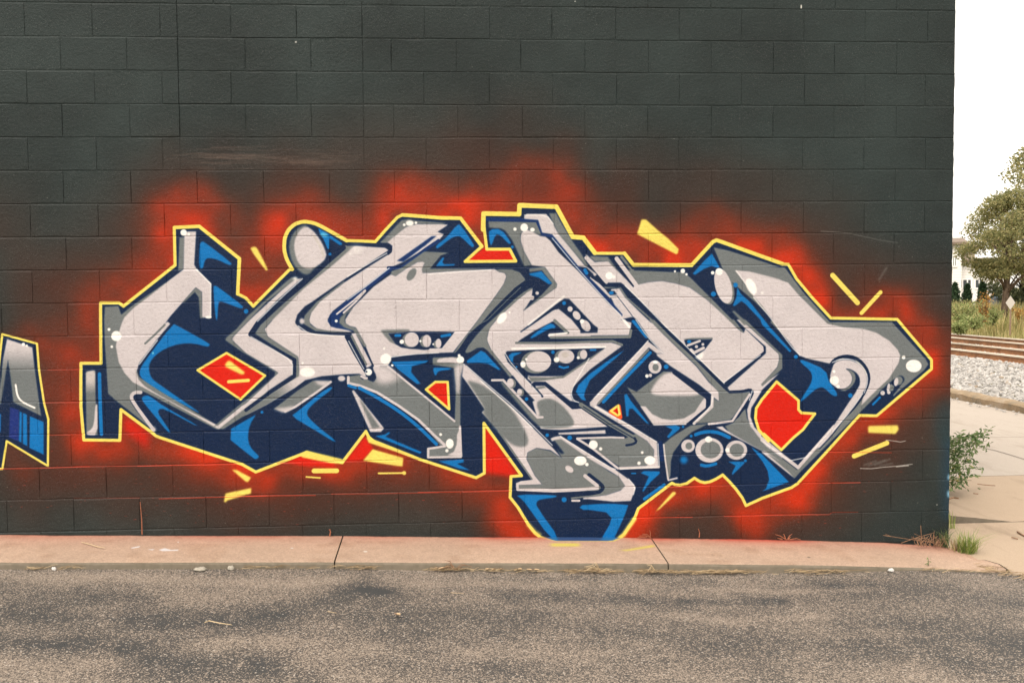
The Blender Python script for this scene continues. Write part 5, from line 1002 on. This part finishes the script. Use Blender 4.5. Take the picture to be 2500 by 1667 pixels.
def leaf_at(px, py, L, label, pos=None, curl=.35, group=None):
    if pos is None: q = asp_xf([(px, py)])[0]; x, y = q[0] / AS + AX0, AY1 - q[1] / AS; pos = (x, y, za(x) + .0)
    a = RND.uniform(0, 6.28); mb = MB(); pr = [(-.5, 0), (-.25, .22), (.1, .28), (.38, .12), (.5, 0), (.38, -.12), (.1, -.28), (-.25, -.22)]
    vs = [(L * (x * math.cos(a) - y * math.sin(a)), L * (x * math.sin(a) + y * math.cos(a)), .006 + L * curl * (abs(y) * 1.2 + max(0, x) * .5) + RND.uniform(0, .003)) for x, y in pr] + [(0, 0, .004)]
    t = empty('dead_leaf', pos, label, 'leaf', group); MB().add(vs, [(i, (i + 1) % 8, 8) for i in range(8)]).build('blade', LF, t); MB().tube([(0, 0, .006), (-L * .7 * math.cos(a), -L * .7 * math.sin(a), .010)], .0012, 4).build('stalk', TW.m, t)
leaf_at(971, 1503, .045, 'crumpled dead leaf lying alone on the asphalt left of centre')
for i in range(9):
    x, y, z = kerb_pt([1065, 1078, 1190, 1205, 1222, 1268, 1292, 1310, 1463][i], RND.uniform(.0, .03)); leaf_at(0, 0, RND.uniform(.03, .05), 'curled dead leaf among the straw under the kerb', (x, y, z + .004), group='dead leaves in the kerb litter')
# bundles of dead stalks in the gutter
def stalks(px, n, L, label):
    x, y, z = kerb_pt(px, .012); t = empty('dead_weed', (x, y, z), label, 'dead weed'); mb = MB()
    for _ in range(n): a = RND.gauss(math.pi if RND.random() < .7 else 0, .5); l = L * RND.uniform(.4, 1); h = RND.uniform(.01, .055); mb.tube([(RND.uniform(-.01, .01), 0, .004), (math.cos(a) * l * .5, math.sin(a) * l * .2 - .004, h), (math.cos(a) * l, math.sin(a) * l * .3 - .006, h * RND.uniform(.2, 1.2))], [.003, .0022, .0012], 4)
    mb.build('stem', PALE.m if n % 2 else TW.m, t)
stalks(1465, 15, .11, 'uprooted pale dead weed lying in the gutter right of the blue tail'); stalks(1112, 8, .10, 'broken brown stalks in the gutter below the middle slab'); stalks(1600, 9, .10, 'loose pale stalks in the gutter by the second slab joint')
# single straws
def straw_thing(pts, zf, label, r=.002):
    w = []
    for px, py in pts:
        z = -.12
        for _ in range(4): q = atZ(px, py, z + .006); z = zf(q[0])
        w.append(q)
    b = w[0]; t = empty('straw', tuple(b), label, 'straw'); MB().tube([tuple(p - b + np.array([0, 0, .003 * (i % 2)])) for i, p in enumerate(w)], [r] * (len(w) - 1) + [r * .5], 5).build('stem', PALE.m, t)
straw_thing([(200, 1323), (222, 1330), (238, 1334), (256, 1338)], zb, 'single pale straw lying on the footway at the far left', .0026)
straw_thing([(500, 1519), (510, 1516), (535, 1520), (566, 1526)], za, 'long pale straw on the asphalt left of centre', .0028)
straw_thing([(800, 1492), (822, 1497)], za, 'short pale straw on the dark stain of the asphalt', .002); straw_thing([(1100, 1446), (1133, 1449)], za, 'thin straw on the asphalt below the middle slab', .0016)
# stones and scraps
PB = Mat('pale_stone', .9); pbn = PB.noise(PB.pos(), 60., 3.); PB.color(PB.ramp(pbn, [(.3, (.24, .215, .17)), (.7, (.40, .36, .30))]))
PW = Mat('white_scrap', .7); PW.color((.52, .49, .46))
def stone(px, w, h, mat, name, label, cat, off=.02):
    x, y, z = kerb_pt(px, off); mb = MB(); n = 10; vs = []
    for lv, (s, zz) in enumerate(((.9, 0), (1., .45), (.62, .92))):
        for i in range(n): a = 6.283 * i / n; q = s * (1 + .14 * math.sin(a * 3 + px) + .06 * math.sin(a * 5)); vs.append((w * q * math.cos(a), w * .55 * q * math.sin(a), h * zz + .003 * math.sin(a * 2)))
    vs.append((0, 0, h)); fs = [(l * n + i, l * n + (i + 1) % n, (l + 1) * n + (i + 1) % n, (l + 1) * n + i) for l in range(2) for i in range(n)] + [(2 * n + i, 2 * n + (i + 1) % n, 3 * n) for i in range(n)]
    o = mb.add(vs, fs).build(name, mat, None, (x, y, z - .004), smooth=True); tag(o, label, cat)
stone(485, .038, .016, PB.m, 'stone', 'flat grey stone on the asphalt edge under the kerb', 'stone', .03); stone(560, .020, .022, PB.m, 'stone', 'rounded pale stone beside the kerb right of the flat grey one', 'stone'); stone(127, .013, .016, PW.m, 'pebble', 'small white pebble under the kerb at the far left', 'pebble')
stone(2163, .020, .016, PW.m, 'paper_scrap', 'little white crumpled scrap at the kerb near the right end', 'litter', .012)
# seedling at the kerb end
SDL = leaf_mat('seedling_leaf', [(0., (.10, .15, .05)), (1., (.2, .26, .1))], .3); b = atZ(2266, 1386, za(-.4)); t = empty('weed_plant', tuple(b), 'tiny green seedling at the kerb foot below the dead weeds', 'plant')
MB().tube([(0, 0, 0), (.004, 0, .03), (0, 0, .06)], [.002, .0015, .001], 4).build('stem', STEM.m, t); v, f = leaves(np.array([(RND.uniform(-.012, .012), RND.uniform(-.01, .01), RND.uniform(.01, .06)) for _ in range(16)]), .018, .0, .4); mesh_obj('foliage', v, f, SDL, t, 'stuff')
# dry twigs on the alley
def alley_twig(pts, label, r=.004, zz=zl + .008):
    w = [atZ(px, py, zz) for px, py in pts]; b = w[0]; t = empty('twig', tuple(b), label, 'twig'); MB().tube([tuple(p - b) for p in w], r, 5).build('stem', TW.m, t)
alley_twig([(2484, 1297), (2492, 1303), (2502, 1308), (2515, 1312)], 'brown twig on the concrete at the right picture edge', .006); alley_twig([(2470, 1311), (2485, 1315)], 'short brown twig just left of the picture edge on the concrete', .004)
alley_twig([(2318, 1217), (2328, 1214), (2340, 1216)], 'little brown twig beside the wall corner below the shrub', .006, zl + .06); alley_twig([(2376, 1204), (2388, 1205)], 'thin twig on the concrete below the shrub', .004, zl + .04); alley_twig([(2386, 1181), (2412, 1184), (2430, 1185)], 'long thin straw on the concrete right of the shrub', .0035, zl + .03)
# far line of trees that closes the view behind the building
P_ = []
for i in range(46):
    c = np.array([RND.uniform(-40, 34), RND.uniform(78, 95), RND.uniform(1.5, 4.2)]); d = NR.normal(size=(150, 3)); d /= np.linalg.norm(d, axis=1)[:, None]; P_.append(c + d * NR.uniform(.3, 1.1, (150, 1)) ** .5 * np.array([3.2, 2.4, 2.3]))
v, f = leaves(np.concatenate(P_), .55, .2); o = mesh_obj('distant_trees', v, f, TL, None, 'stuff'); tag(o, 'far line of trees across the field behind the building', 'trees')
